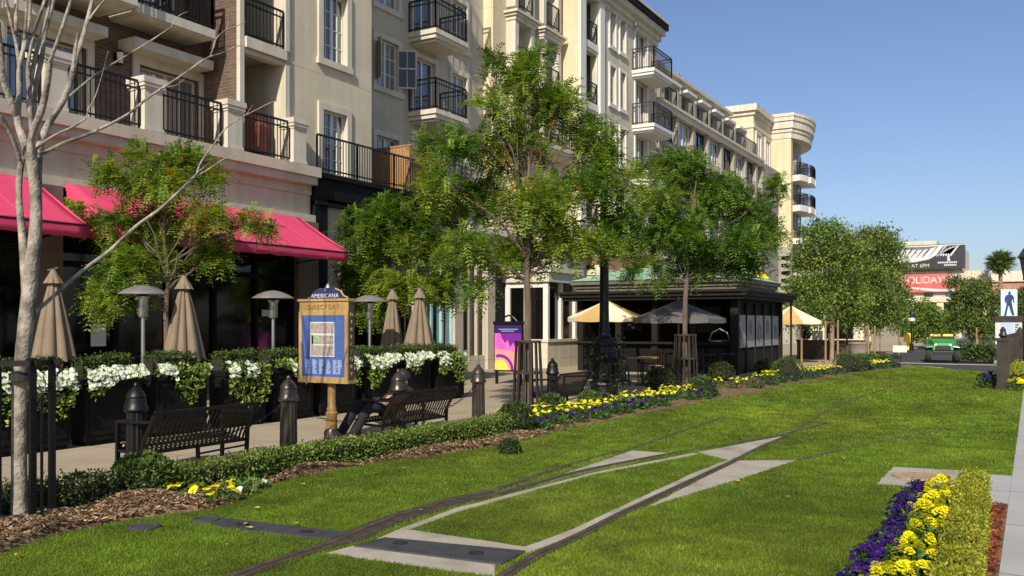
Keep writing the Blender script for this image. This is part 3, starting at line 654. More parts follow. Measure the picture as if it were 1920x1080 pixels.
# open casements
for (y, s_) in ((23.32, -1), (24.48, 1)):
    c = MB(); a, d = Vector((XR + .03, y, 0)), Vector((XR + .50, y + .36 * s_, 0))
    for z in (9.6, 10.25, 10.85): c.bar(a + Vector((0, 0, z)), d + Vector((0, 0, z)), .03, .045)
    for q in (a, (a + d) / 2, d): c.bar(q + Vector((0, 0, 9.6)), q + Vector((0, 0, 10.85)), .035)
    co_ = c.build('open_casement', M['trim'], P); g = MB(); g.bar((XR + .04, y, 10.22), (XR + .49, y + .355 * s_, 10.22), .012, 1.2); g.build('pane', M['shopglass'], co_)
wall_lamp(P, XR, 24.9, 10.6)
# dark canopy with terrace railing above the shops
m = MB(); m.box(-18.5, -16.6, 18.25, 25.6, 5.0, 5.6); m.box(-18.5, -16.5, 18.22, 25.6, 5.55, 5.68); m.box(-18.5, -16.55, 18.25, 25.6, 4.82, 4.9); m.build('canopy_beam', M['darkwall'], P)
railing(P, [(-16.55, 18.25), (-16.55, 19.9), (-16.55, 21.6), (-16.55, 23.0)], 5.70, .98, double=False, name='terrace_railing')
m = MB(); m.box(-17.6, -16.62, 18.25, 18.75, 0, 5.0); m.build('dark_pier', M['darkwall'], P)
for (a, c) in ((18.75, 19.6), (22.9, 23.4), (25.2, 25.7), (27.3, 27.8)): MB().box(-17.6, -16.75, a, c, 0, 4.82).build('shop_pier', M['grey_stucco'], P)
for (a, c, gm, fr) in ((19.6, 22.9, 'shopglass', 'darkwall'), (23.4, 25.2, 'tealglass', 'teal'), (25.7, 27.3, 'shopglass', 'grey_stucco')):
    f = MB(); n = 3
    for i in range(n + 1): y = a + (c - a) * i / n; f.box(-17.0, -16.85, y - .05, y + .05, .3, 4.0)
    f.box(-17.0, -16.86, a, c, .0, .5); f.box(-17.0, -16.86, a, c, 2.6, 2.7); f.box(-17.0, -16.86, a, c, 3.9, 4.9)
    fo = f.build('shop_window', M[fr], P); MB().box(-17.05, -16.95, a, c, .3, 4.0).build('pane', M[gm], fo)
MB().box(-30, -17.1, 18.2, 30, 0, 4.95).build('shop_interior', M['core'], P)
m = MB(); m.box(-18.3, -16.55, 25.6, 30.2, 4.55, 4.75); m.box(-18.3, -16.4, 25.6, 30.2, 4.75, 4.95); m.build('cornice', M['trim'], P)
# projecting glazed bay with white mullions
m = MB(); m.box(-17.1, -15.25, 29.0, 31.6, 0, .95); m.box(-17.12, -15.2, 28.96, 31.6, .95, 1.05); m.build('bay_base', M['cream'], P); m = MB(); m.box(-17.15, -15.15, 28.92, 31.6, 3.15, 3.5); m.box(-17.2, -15.05, 28.85, 31.6, 3.5, 3.7); m.build('bay_header', M['cream'], P)
f = MB()
for x in (-16.95, -16.15, -15.35): f.box(x - .1, x + .1, 29.02, 29.16, 1.05, 3.15)
for y in (30.2, 31.4): f.box(-15.45, -15.27, y - .08, y + .08, 1.05, 3.15)
f.box(-16.85, -15.45, 29.04, 29.12, 2.95, 3.15); fo = f.build('bay_window', M['white'], P); MB().box(-17.0, -15.4, 29.1, 31.5, 1.05, 3.15).build('pane', M['shopglass'], fo)

# --- cream block with the tall pedimented windows
Cb = thing('cream_building', 'tall cream block with pedimented windows and stacked corner balconies under a dark cornice', 'building', (-18, 37, 0))
XA, XB = -18.16, -17.1
m = MB(); m.box(-30, XB - .0, 29.99, 30.3, 4.95, 17.4) if False else None
MB().box(-19, XA, 29.98, 30.35, 4.95, 17.4).build('yellow_pilaster', M['yellow'], Cb)
PW = [(a + .28, a + 1.32, z + .03, z + 2.2) for z in (6.05, 8.77, 11.49, 14.21) for a in (31.0, 33.4)]
m = MB(); wall_x(m, XA, 30.35, 35.4, 4.95, 17.4, PW); m.add([(XA, 35.4, 4.95), (XB, 35.4, 4.95), (XB, 35.4, 17.4), (XA, 35.4, 17.4)], [(0, 1, 2, 3)]); m.box(-30, XA - .26, 30.35, 45, 4.95, 17.36); m.build('yellow_wall', M['yellow'], Cb)
for h in PW:
    a, c, z0_, z1_ = h; s = MB(); s.box(XA, XA + .42, a - .28, a, z0_, z1_); s.box(XA, XA + .42, c, c + .28, z0_, z1_); s.box(XA, XA + .46, a - .32, c + .32, z1_, z1_ + .16); s.box(XA, XA + .54, a - .40, c + .40, z1_ + .16, z1_ + .26); s.box(XA, XA + .62, a - .48, c + .48, z1_ + .26, z1_ + .36)
    s.build('pediment_surround', M['trim'], Cb); window_x(Cb, XA, *h, 2, 2, .08, 'glass', 'trim')
    railing(Cb, [(XA + .44, a - .02), (XA + .44, c + .02)], z0_, .95, name='window_railing', double=False)
wall_lamp(Cb, XA, 32.95, 13.1)
balcony(Cb, XA, -16.9, 30.9, 35.0, 8.95, 'cream')
HB = [(36.05, 37.35, z + .05, z + 2.3) for z in (6.05, 8.77, 11.49, 14.21)]
HW = [(a, a + .62, z + .45, z + 2.2) for z in (6.05, 8.77, 11.49, 14.21) for a in (38.75, 39.95)]
HD = [(41.85, 43.4, z + .06, z + 2.25) for z in (6.05, 8.77, 11.49, 14.21)]
m = MB(); wall_x(m, XB, 35.4, 44.8, 4.95, 17.0, HB + HW + HD, .35); m.add([(XB, 44.8, 4.95), (-30, 44.8, 4.95), (-30, 44.8, 17), (XB, 44.8, 17)], [(0, 1, 2, 3)]); m.box(-30, XB - .6, 35.8, 44.78, 4.95, 16.98); m.build('wall', M['cream'], Cb)
s = MB(); s.box(XB, XB + .12, 35.4, 35.95, 4.95, 16.2); s.box(XB, XB + .12, 37.45, 37.95, 4.95, 16.2)
for h in HW: surround_x(s, XB, *h, w=.14)
for z in (8.77, 11.49, 14.21): s.box(XB - .5, XB + .04, 36.0, 37.45, z - .28, z)
for h in HD: surround_x(s, XB, *h, w=.14, sill=False)
s.build('window_surround', M['white'], Cb)
for h in HB: window_x(Cb, XB, *h, 2, 1, .5, 'glass', 'darkwall'); railing(Cb, [(XB - .02, h[0]), (XB - .02, h[1])], h[2] - .05, .95, name='loggia_railing')
for h in HW: window_x(Cb, XB, *h, 2, 4, .12, split=1)
for h in HD: window_x(Cb, XB, *h, 3, 1, .12)
for z in (8.75, 11.42, 14.12): balcony(Cb, XB, -15.93, 41.45, 44.1, z, 'white', 'bronze')
wall_lamp(Cb, XB, 41.5, 16.4); wall_lamp(Cb, XB, 41.5, 8.2)
m = MB(); m.box(-30, XB + .08, 35.3, 44.88, 16.2, 16.45); m.box(-30, XB + .2, 35.2, 45.0, 16.45, 16.75); m.box(-30, XB + .38, 35.0, 45.15, 16.75, 17.05); m.build('cornice', M['cream'], Cb)
m = MB(); m.box(-30, XB + .5, 34.9, 45.3, 17.05, 17.35); m.build('roof_edge', M['darkwall'], Cb); MB().box(-30, XB + .55, 34.85, 45.35, 17.35, 17.45).build('coping', M['trim'], Cb)
m = MB(); m.box(-18.4, -16.6, 36.0, 44.7, 2.7, 4.95); m.build('brick_storey', M['redbrick'], Cb)
for y in (31.6, 36.0, 38.9, 41.8, 44.3): MB().box(-18.4, -16.3, y, y + .45, 0, 4.2).box(-18.4, -16.15, y - .08, y + .53, 3.6, 3.75).box(-18.4, -16.0, y - .14, y + .6, 3.75, 4.0).build('shop_pier', M['cream'], Cb)
MB().box(-18.4, -16.5, 31.6, 44.8, 4.95, 5.2).build('band_course', M['cream'], Cb)
f = MB(); 
for i in range(9): y = 32.1 + i * 1.5; f.box(-16.85, -16.7, y - .06, y + .06, 0, 2.7)
f.box(-16.85, -16.72, 31.7, 44.3, 2.55, 2.75); f.box(-16.85, -16.72, 31.7, 44.3, 0, .4); fo = f.build('shop_window', M['darkwall'], Cb); MB().box(-30, -16.8, 31.6, 44.7, .1, 2.7).build('pane', M['shopglass'], fo)
MB().box(-30, -17.0, 31.6, 36.0, 2.7, 5.0).build('sign_band', M['grey_stucco'], Cb)

# --- lower grey wing with pier grid and roof terraces
L_ = thing('grey_wing', 'lower grey wing of repeated pier bays with a straight roof line and top terraces', 'building', (-17.5, 54, 0))
XL = -17.0; PY = [44.9 + 2.75 * i for i in range(8)]
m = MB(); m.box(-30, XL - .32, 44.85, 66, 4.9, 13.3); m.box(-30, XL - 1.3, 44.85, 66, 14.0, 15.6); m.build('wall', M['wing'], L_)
m = MB()
for y in PY: m.box(XL - .75, XL, y, y + .4, 4.9, 13.1); m.box(XL - .3, XL + .04, y + .05, y + .35, 13.1, 14.45)
for z in (8.77, 11.49): m.box(XL - .7, XL - .05, 44.9, 65.8, z - .34, z)
m.build('pier', M['wing'], L_)
m = MB(); m.box(XL - .9, XL + .1, 44.9, 65.8, 13.05, 13.35); m.box(XL - .9, XL + .2, 44.9, 65.8, 13.35, 13.5); m.build('terrace_edge', M['trim'], L_)
m = MB(); m.box(-30, XL - .85, 44.85, 60.5, 15.6, 15.75); m.box(-30, XL - .6, 44.85, 60.5, 15.75, 15.95); m.build('roof_edge', M['trim'], L_)
for i, (x, y, h_) in enumerate(((-19.5, 47, .7), (-18.6, 50.5, .5), (-20, 53, 1.0), (-18.9, 56.5, .6), (-19.4, 58.8, 1.3))): MB().box(x, x + .4 + .2 * (i % 2), y, y + .5, 15.9, 15.95 + h_ * .6).box(x - .05, x + .65, y - .05, y + .55, 15.95 + h_ * .6, 16.0 + h_ * .6).build('roof_vent', M['wing'], L_)
for i in range(len(PY) - 1):
    a, c = PY[i] + .4, PY[i+1]
    for k, z in enumerate((6.05, 8.77)):
        h = (a + .12, c - .12, z + .1, z + 2.0)
        if (i + k) % 3 == 1: window_x(L_, XL - .18, *h, 4, 3, .04, 'glass', 'white'); railing(L_, [(XL - .1, a), (XL - .1, c)], z, .9, name='balcony_railing', double=False)
        else: window_x(L_, XL - .2, a + .05, c - .05, z + .05, z + 2.3, 3, 1, .03, 'shopglass', 'darkwall'); railing(L_, [(XL - .06, a), (XL - .06, c)], z, .9, name='balcony_railing', double=False)
    window_x(L_, XL - .2, a + .12, c - .12, 11.6, 12.95, 4, 2, .03, 'glass', 'white' if i % 2 else 'darkwall')
    railing(L_, [(XL, a), (XL, c)], 13.5, .9, name='terrace_railing', double=False)
    s = MB(); s.box(XL - 1.3, XL - .5, a + .1, a + 1.9, 15.2, 15.36); s.box(XL - 1.3, XL - .55, a + 1.72, a + 1.9, 13.5, 15.2); s.build('pergola_frame', M['white'], L_)
    window_x(L_, XL - 1.2, a + .1, a + 1.7, 13.5, 15.2, 2, 1, .05, 'glass', 'darkwall')
m = MB(); m.box(-30, -16.7, 44.85, 66, 0, 4.9); m.build('shop_storey', M['cream'], L_)
for i in range(5):
    a = 46 + i * 3.9; f = MB()
    for k in range(4): f.box(-16.68, -16.6, a + k * .95 - .05, a + k * .95 + .05, 0, 3.0)
    f.box(-16.68, -16.61, a, a + 2.85, 2.9, 3.1); fo = f.build('shop_window', M['darkwall'], L_); MB().box(-16.72, -16.63, a, a + 2.85, .1, 2.95).build('pane', M['shopglass'], fo)

q = MB(); vs, fs = [], []; yc0, zc0 = 60.6, 4.62
for i in range(7):
    for j in range(9): th, ph = R(90 * i / 6), R(180 * j / 8 - 90); vs.append((-16.68 + 1.5 * math.cos(th) * math.cos(ph), yc0 + .95 * math.cos(th) * math.sin(ph), zc0 + .62 * math.sin(th)))
for i in range(6):
    for j in range(8): a = i * 9 + j; fs.append((a, a + 1, a + 10, a + 9))
q.add(vs, fs).build('dome_awning', M['yellow_paint'], L_, smooth=True)
# --- yellow block with the round corner
Yb = thing('yellow_building', 'yellow block at the far end with a round corner and stacked curved balconies', 'building', (-18.5, 76, 0))
XR2 = -18.9
m = MB(); m.box(-30, XR2, 70.5, 76.1, 4.9, 18.0); m.build('rear_wall', M['yellow'], Yb)
m = MB(); m.box(-30, XR2 + .08, 70.42, 76, 17.0, 17.25); m.box(-30, XR2 + .15, 70.35, 76, 18.0, 18.3); m.box(-30, XR2 + .35, 70.15, 76, 18.3, 18.8); m.build('cornice', M['trim'], Yb)
for z in (8.77, 11.49, 14.3):
    for a in (71.2, 74.0):
        h = (a, a + 1.2, z, z + 2.3); window_x(Yb, XR2 + .12, *h, 2, 2, .05); s = MB(); surround_x(s, XR2 + .01, *h, w=.25, t=.12); s.build('window_surround', M['trim'], Yb)
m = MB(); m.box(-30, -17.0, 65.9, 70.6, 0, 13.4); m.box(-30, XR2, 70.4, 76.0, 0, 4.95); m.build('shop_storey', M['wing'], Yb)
cxr, cyr, rr = -24.0, 79.3, 7.49
def round_outline(e=0.0, n=24, y0=76.0):
    pts = [(-32, y0 - e), (cxr + (rr + e) * math.cos(R(-26)), y0 - e)]
    for i in range(n + 1):
        a = R(-26 + 116 * i / n); p = (cxr + (rr + e) * math.cos(a), cyr + (rr + e) * math.sin(a))
        if p[1] > y0 - e + .01: pts.append(p)
    return pts + [(-32, cyr + rr + e)]
m = MB(); m.box(-30, -17.27, 76.0, 76.6, 0, 17.4); m.build('end_wall', M['yellow'], Yb)
m = MB(); m.prism(round_outline(-.85, y0=77.2), 0, 17.4); m.build('round_wall', M['wing'], Yb)  # grey-tan instead of yellow: the shade under the overhang is in the colour
m = MB(); m.prism(round_outline(.05), 17.0, 17.5); m.prism(round_outline(.14), 17.5, 17.8); m.prism(round_outline(.26), 17.8, 18.4); m.prism(round_outline(.36), 18.4, 18.75); m.prism(round_outline(.42), 18.75, 19.0); m.build('cornice', M['trim'], Yb)
def arcp(r, a0, a1, n=8): return [(cxr + r * math.cos(R(a0 + (a1 - a0) * i / n)), cyr + r * math.sin(R(a0 + (a1 - a0) * i / n))) for i in range(n + 1)]
for z in (5.9, 8.77, 11.49, 14.0):
    for (a0, a1) in ((-21.5, -11), (-7, 3), (6.5, 17)):
        m = MB(); m.prism(arcp(rr + .42, a0, a1) + arcp(rr - 1.2, a1, a0), z - .5, z); o = m.build('balcony', M['white'], Yb)
        railing(o, [arcp(rr - .8, a0, a1)[0]] + arcp(rr + .36, a0, a1, 5) + [arcp(rr - .8, a0, a1)[-1]], z, 1.0, m='bronze')
        m = MB(); m.prism(arcp(rr - .80, a0 + 2, a1 - 3, 3) + arcp(rr - 1.0, a1 - 3, a0 + 2, 3), z, z + 2.1); m.build('balcony_door', M['glass'], Yb)
for i in range(8): m = MB(); z = 2.6 + i * .62; m.add([(-18.0, 75.98, z), (-17.3, 75.98, z + .1), (-17.3, 75.4, z + .3), (-18.0, 75.7, z + .25), (-17.3, 75.98, z + .35), (-18.0, 75.98, z + .3)], [(0, 1, 2, 3), (3, 2, 4, 5), (1, 4, 2), (0, 3, 5), (0, 5, 4, 1)]); m.build('black_wedge', M['iron'], Yb)  # small black wedges stacked up the right edge of the end wall
MB().box(-18.9, -17.26, 75.97, 76.0, 0, 8.0).build('grey_base_wall', M['wing'], Yb)
# ---------------------------------------------------------------- vegetation
GREENS = np.array([(.054, .115, .013), (.088, .165, .017), (.135, .215, .024), (.19, .27, .032), (.26, .31, .042)])
def leaves_np(P, A, col, L, W, k, rg, pinn=True, spread=.9):
    """P (n,3) starts, A (n,3) axis vectors (length = spray length); k leaflets per spray"""
    n = len(P); up = np.array([0, 0, 1.0]); An = A / (np.linalg.norm(A, axis=1, keepdims=True) + 1e-9)
    S = np.cross(An, up + .5 * (rg.random((n, 3)) - .5)); S /= np.linalg.norm(S, axis=1, keepdims=True) + 1e-9
    T = np.cross(S, An)
    out = []; cols = []
    for j in range(k):
        if pinn:
            t = (j // 2 + .6) / (k / 2 + .3); side = 1 if j % 2 else -1; droop = -T * (t * t * .35)[..., None] if False else 0
            base = P + A * t - up * (np.linalg.norm(A, axis=1, keepdims=True) * .25 * t * t)
            d = S * side * spread + An * .55 - T * .15 + .25 * (rg.random((n, 3)) - .5)
        else:
            base = P + A * rg.random((n, 1)) + (rg.random((n, 3)) - .5) * np.linalg.norm(A, axis=1, keepdims=True) * .7
            d = rg.normal(size=(n, 3)) + An * .5 - up * .3
        d /= np.linalg.norm(d, axis=1, keepdims=True) + 1e-9
        nn = T + .5 * (rg.random((n, 3)) - .5) if pinn else rg.normal(size=(n, 3)) + up * .7
        sd = np.cross(d, nn); sd /= np.linalg.norm(sd, axis=1, keepdims=True) + 1e-9
        l = L * (.7 + .6 * rg.random((n, 1))); ww = W * (.7 + .6 * rg.random((n, 1)))
        up2 = np.cross(sd, d)
        out.append(np.stack([base, base + d * l * .45 + sd * ww * .5 - up2 * l * .04, base + d * l, base + d * l * .45 - sd * ww * .5 - up2 * l * .04], 1)); cols.append(col * (.8 + .4 * rg.random((n, 1))))
    return np.concatenate(out).reshape(-1, 3), np.concatenate(cols)
def crown(clumps, n, rg, L, W, k, spray, palette, pinn=True, accent=None, gap=.0, gf=1.2, seed=0, fill=.45):
    c = np.array([q[:3] for q in clumps]); r = np.array([q[3:6] for q in clumps]); wgt = (r.prod(1)) ** .75; wgt /= wgt.sum()
    P, D, I = [], [], []
    while len(P) < n:
        i = rg.choice(len(c), p=wgt); d = rg.normal(size=3); d /= np.linalg.norm(d)
        if d[2] < -.55 and rg.random() < .6: continue
        p = c[i] + d * r[i] * (rg.random() ** fill) * (.86 + .34 * noise.noise((d[0]*2.3 + i, d[1]*2.3, d[2]*2.3 + seed)))
        if gap and noise.noise((p[0] * gf, p[1] * gf, p[2] * gf + seed)) < -1 + gap * 1.0: continue
        P.append(p); D.append(d); I.append(i)
    P, D, I = np.array(P), np.array(D), np.array(I)
    A = D * .8 + rg.normal(size=(n, 3)) * .55 + np.array([0, 0, -.12]); A = A / np.linalg.norm(A, axis=1, keepdims=True) * spray * (.6 + .7 * rg.random((n, 1)))
    palette = np.array(palette); tone = rg.random(len(c)) * .5; q = np.clip(tone[I] + rg.random(n) * .7, 0, .999)
    col = palette[(q * len(palette)).astype(int)]
    if accent is not None:
        ac, frac, ctr, rad = accent
        dd = np.linalg.norm(P - np.array(ctr), axis=1) if ctr is not None else np.zeros(n); pr = frac * np.exp(-(dd / rad) ** 2) if ctr is not None else np.full(n, frac)
        kx = rg.random(n) < pr; col = np.where(kx[:, None], np.array(ac)[rg.integers(0, len(ac), n)], col)
    return leaves_np(P - A * .4, A, col, L, W, k, rg, pinn)
def limbs(mb, base, fork_z, clumps, r0, rg, wob=.12, sub=3):
    base = Vector(base); zt = max(c[2] for c in clumps); cxm = sum(c[0] for c in clumps) / len(clumps); cym = sum(c[1] for c in clumps) / len(clumps)
    top = Vector((base.x * .35 + cxm * .65, base.y * .35 + cym * .65, zt - .1)); k = 10; tr, rad = [], []
    for i in range(k + 1):
        s = i / k; z = base.z + (top.z - base.z) * s; e = max(0, (z - fork_z) / max(.1, top.z - fork_z)); q = Vector((base.x + (top.x - base.x) * e, base.y + (top.y - base.y) * e, z))
        if 0 < i < k: q += Vector(((rg.random() - .5) * .09, (rg.random() - .5) * .09, 0)) * (.4 + e)
        tr.append(q); rad.append(r0 * (1.45 if i == 0 else 1.12 - .25 * s) if z < fork_z else r0 * (.85 * (1 - e) + .12))
    lb = MB()
    for c in clumps:
        e = Vector(c[:3]); zs_ = fork_z + (max(fork_z + .15, min(e.z - .35, top.z)) - fork_z) * (.15 + .65 * rg.random())
        f = (zs_ - base.z) / (top.z - base.z) * k; i0 = max(0, min(k - 1, int(f))); s = tr[i0].lerp(tr[i0 + 1], f - i0); rs = rad[i0]
        pts = []; n = 7; bend = Vector(rg.normal(size=3).tolist()) * .07 * (e - s).length
        for i in range(n):
            t = i / (n - 1); p = s.lerp(e, t); p.z += .10 * (e - s).length * math.sin(math.pi * t); p += bend * math.sin(math.pi * t) + Vector(rg.normal(size=3).tolist()) * .035 * (0 < i < n - 1); pts.append(p)
        ra = rs * (.30 + .16 * rg.random()); lb.tube(pts, [ra * (1 - .82 * i / (n - 1)) + .004 for i in range(n)], 6)
        for _ in range(sub + 2):
            i = int(rg.integers(3, n)); p0 = pts[i]; d = rg.normal(size=3); d /= np.linalg.norm(d); d[2] = d[2] * .6 + .15
            p2 = e + Vector((d[0] * c[3] * .85, d[1] * c[4] * .85, d[2] * c[5] * .85)); mid = p0.lerp(p2, .5) + Vector(rg.normal(size=3).tolist()) * .05
            lb.tube([p0, mid, p2], [ra * .3 + .003, ra * .2 + .003, .003], 4)
    return tr, rad, lb
def tree(label, base, fork_z, clumps, r0, n, seed, L=.075, W=.032, k=12, spray=.30, pal=GREENS, pinn=True, accent=None, bark='bark', group=None, gap=0, lean=None, cat='tree', name='leafy_tree', m='leaf'):
    rg = np.random.default_rng(seed); t = thing(name, label, cat, base, group)
    tr, rad, lb = limbs(None, base, fork_z, clumps, r0, rg)
    MB().tube(tr, rad, 9).build('trunk', M[bark], t, smooth=True); lb.build('limbs', M[bark], t, smooth=True)
    co, col = crown(clumps, n, rg, L, W, k, spray, pal, pinn, accent, gap, seed=seed)
    link('crown', np_mesh('crown', co - np.array(base), 4, col), M[m], t); return t
def pxclumps(lst, d, dep=.9):
    """(px, py, rx_px, rz_px, depth offset) measured on the photo at distance d -> ellipsoids with real depth"""
    out = []
    for px, py, rx, rz, dd in lst:
        p = at(px, py, d + dd); s = (d + dd) / F; out.append((p.x, p.y, p.z, rx * s * 1.1, max(rx, rz) * s * dep, rz * s * 1.08))
    return out
YEL = [(.36, .27, .02), (.42, .24, .03), (.30, .28, .02), (.40, .19, .04)]
b3 = (*G(990, 771), 0)
cl3 = pxclumps([(985,150,62,55,.1),(930,210,60,45,-.4),(1045,200,62,52,.3),(1100,265,62,55,.5),(860,275,55,42,-.5),(960,290,80,60,.2),(820,350,55,50,-.3),(900,380,75,55,.4),(1010,385,80,60,-.4),(1110,360,75,55,.2),(1195,340,48,48,.6),(870,470,60,45,-.5),(960,480,75,42,.5),(1060,455,70,45,-.2),(1160,420,55,40,.5),(905,545,42,28,-.6),(800,270,28,35,.2),(1000,110,35,30,0),(930,115,25,28,-.2),(1135,305,42,40,.3),(1140,450,45,35,.2)], 16.7)
tree('tallest leafy tree beside the lamp post, green with an orange patch in its crown', b3, 2.3, cl3, .062, 5300, 11, L=.082, W=.031, spray=.42, k=14, accent=(YEL, .38, at(985, 330, 16.7), .75), group='street trees along the lawn', gap=.62)
b4 = (*G(1285, 727), 0)
cl4 = pxclumps([(1290,325,60,48,0),(1225,385,65,45,-.4),(1340,370,70,50,.3),(1405,400,55,45,.4),(1195,455,52,45,.3),(1280,440,75,48,-.5),(1370,455,75,42,-.3),(1435,440,42,42,.5),(1210,515,52,32,-.4),(1300,500,70,34,.4),(1390,500,58,30,.2),(1452,350,25,30,.2),(1255,305,35,28,.3)], 23.1)
tree('broad leafy tree in a slatted guard before the kiosk', b4, 2.6, cl4, .06, 4800, 12, spray=.44, k=14, L=.09, W=.036, group='street trees along the lawn', pal=GREENS * np.array([.88, .95, 1]), accent=(YEL, .01, None, 1), gap=.6)
b1 = (*at(312, 608, 16.9).xy, 0)
cl1 = pxclumps([(270,290,60,34,0),(340,305,70,40,.3),(200,330,48,34,-.3),(400,345,48,38,.2),(290,350,90,40,-.2),(215,425,60,45,.2),(300,420,75,45,.5),(385,410,65,40,-.3),(460,420,55,34,0),(500,428,30,22,.1),(230,500,60,50,-.4),(300,490,60,40,.3),(190,560,55,45,-.3),(400,480,52,36,.3),(255,560,45,30,.2),(140,400,35,30,.1)], 16.9, .62)
tree('low leafy tree in the patio before the pink awnings', b1, 2.0, cl1, .05, 3300, 13, spray=.38, k=14, L=.078, W=.03, accent=(YEL, .2, at(380, 400, 16.9), 1.0), bark='bark', gap=.6)
b2 = (*at(735, 608, 23.6).xy, 0)
d2 = depth(b2[0], b2[1])
cl2 = pxclumps([(720,400,60,38,0),(780,420,55,42,.4),(670,430,52,44,-.3),(730,470,75,45,.2),(820,470,50,45,.6),(670,510,52,42,.1),(740,540,66,40,-.5),(800,540,50,40,.3),(700,580,50,30,0),(840,540,40,50,.8),(660,580,35,35,.3)], d2, .6)
tree('leafy tree behind the folded umbrellas right of the pink awning', b2, 1.8, cl2, .06, 4400, 14, spray=.42, k=14, L=.09, W=.036, pal=GREENS * np.array([1.05, 1.0, .9]), gap=.62)
# dense trees down the street
def dense(label, px, base_py, cl, d, seed, n, pal, trunk_px=None, group=None, fork=2.0, L=.13, W=.07, cat='tree', bark='bark_tan'):
    p = at(px, 608, d); base = (p.x, p.y, 0); return tree(label, base, fork, pxclumps(cl, d), .09, n, seed, L=L, W=W, k=7, spray=.5, pal=pal, pinn=False, bark=bark, group=group, gap=.5)
PALD = np.array([(.085, .145, .023), (.125, .185, .032), (.175, .235, .045), (.24, .295, .06), (.06, .11, .02)])
dense('round dense tree nearest the kiosk roof, left of its taller neighbour', 1560, 680, [(1545,440,48,30,0),(1520,490,42,40,.4),(1580,480,45,45,-.3),(1540,550,60,48,.4),(1510,590,48,36,-.2),(1590,570,50,50,.5),(1500,540,26,30,.2)], 39, 21, 3600, PALD * 1.1, group='dense trees by the round yellow building')
dense('tall dense tree left of the black billboard', 1625, 680, [(1640,455,52,32,0),(1600,500,38,40,.3),(1665,495,38,45,.2),(1625,540,62,50,-.3),(1680,560,26,45,.4),(1640,592,60,36,.2)], 43, 22, 4000, PALD, group='dense trees by the round yellow building')
dense('small dense tree under the red banner', 1735, 660, [(1725,585,30,26,0),(1755,600,28,26,.5),(1710,610,26,28,-.3),(1740,625,34,20,.3),(1772,615,18,20,.2)], 62, 23, 1500, PALD * 1.1, L=.16, W=.09)
dense('broad dense tree right of the red banner', 1832, 660, [(1830,545,32,26,0),(1805,565,28,24,.5),(1858,570,24,30,-.3),(1820,605,42,26,.3),(1850,620,30,22,.2),(1800,600,22,22,.1),(1790,530,20,14,.1)], 56, 24, 2000, PALD * .85, L=.15, W=.08)
dense('dark small tree at the right edge behind the advertising column', 1915, 640, [(1910,600,22,40,0),(1930,570,30,40,1),(1915,640,24,20,0)], 60, 25, 900, PALD * .6, L=.16, W=.09)
# palm
pb = at(1878, 608, 105); t = thing('palm_tree', 'single fan palm standing tall above the far roofs', 'palm tree', (pb.x, pb.y, 0)); top = at(1876, 492, 105)
MB().tube([(pb.x, pb.y, 0), (pb.x - .1, pb.y, top.z * .5), (top.x, top.y, top.z)], [.3, .24, .2], 8).build('trunk', M['bark_tan'], t, smooth=True)
rg = np.random.default_rng(4); P, A, Cc = [], [], []
for i in range(120):
    d = rg.normal(size=3); d /= np.linalg.norm(d); d[2] = d[2] * .8 + .15; P.append(np.array(top) + d * .3); A.append(d * 1.15); Cc.append(PALD[rg.integers(0, 5)] * .8)
co, col = leaves_np(np.array(P), np.array(A), np.array(Cc), .75, .10, 14, rg, True, .6); link('crown', np_mesh('crown', co - np.array((pb.x, pb.y, 0)), 4, col), M['leaf'], t)

# bare pale tree at the left
D7 = 7.08
def bp(px, py, dd=0): return at(px, py, D7 + dd)
tb = (*G(40, 992), 0); t = thing('bare_tree', 'bare pale multi-stemmed tree in a square iron guard at the left edge', 'tree', tb)
m = MB(); r_ = lambda pxw: pxw * D7 / F / 2 * .8
def limb(mb, pts, ws, d0=0.0, d1=0.0, n=9):
    q = [bp(p[0], p[1], d0 + (d1 - d0) * i / (len(pts) - 1)) for i, p in enumerate(pts)]
    # resample for smooth bends
    out, rr_ = [], []
    for i in range(len(q) - 1):
        p0, p1, p2, p3 = q[max(0, i-1)], q[i], q[i+1], q[min(len(q)-1, i+2)]
        for k in range(4):
            s = k / 4; out.append(.5 * ((2*p1) + (p2-p0)*s + (2*p0-5*p1+4*p2-p3)*s*s + (3*p1-p0-3*p2+p3)*s**3)); rr_.append(r_(ws[i] + (ws[i+1] - ws[i]) * s) * (1 + .06 * noise.noise((i + s * 3, p1.x * 9, 0))))
    out.append(q[-1]); rr_.append(r_(ws[-1])); mb.tube(out, rr_, n)
limb(m, [(36,1002),(36,930),(36,800),(38,720),(46,630),(54,560),(59,500),(65,450),(68,390),(64,330),(56,285)], [48,35,33,33,34,34,32,29,26,26,24], n=14)
limb(m, [(50,610),(50,545),(46,490),(41,430),(36,380),(36,335),(42,295)], [24,24,21,17,15,15,13], 0, .1, n=12)
m.build('trunk', M['bark_pale'], t, smooth=True)
m = MB()
limb(m, [(58,300),(44,262),(33,225),(36,175),(36,128),(47,80),(54,40),(60,-40)], [26,20,16,12,11,10,9,8], 0, .25)
limb(m, [(60,320),(58,262),(78,205),(88,160),(93,118)], [20,16,16,14,14], 0, -.2); limb(m, [(93,118),(100,98),(118,48),(138,-15)], [10,8,8,7], -.2, -.35)
limb(m, [(70,360),(72,290),(88,238),(118,190),(132,150),(142,110),(158,60),(178,-20)], [22,20,16,15,14,12,10,8], .1, .5)
limb(m, [(136,135),(140,100),(147,62)], [9,9,8], .3, .35); limb(m, [(168,36),(182,16),(206,-10)], [6,5,4], .45, .5)
limb(m, [(40,310),(28,270),(12,235),(-6,205)], [11,10,9,8], 0, -.3); limb(m, [(34,225),(24,200),(10,160),(2,118),(-4,40)], [18,16,15,13,12], .1, -.2)
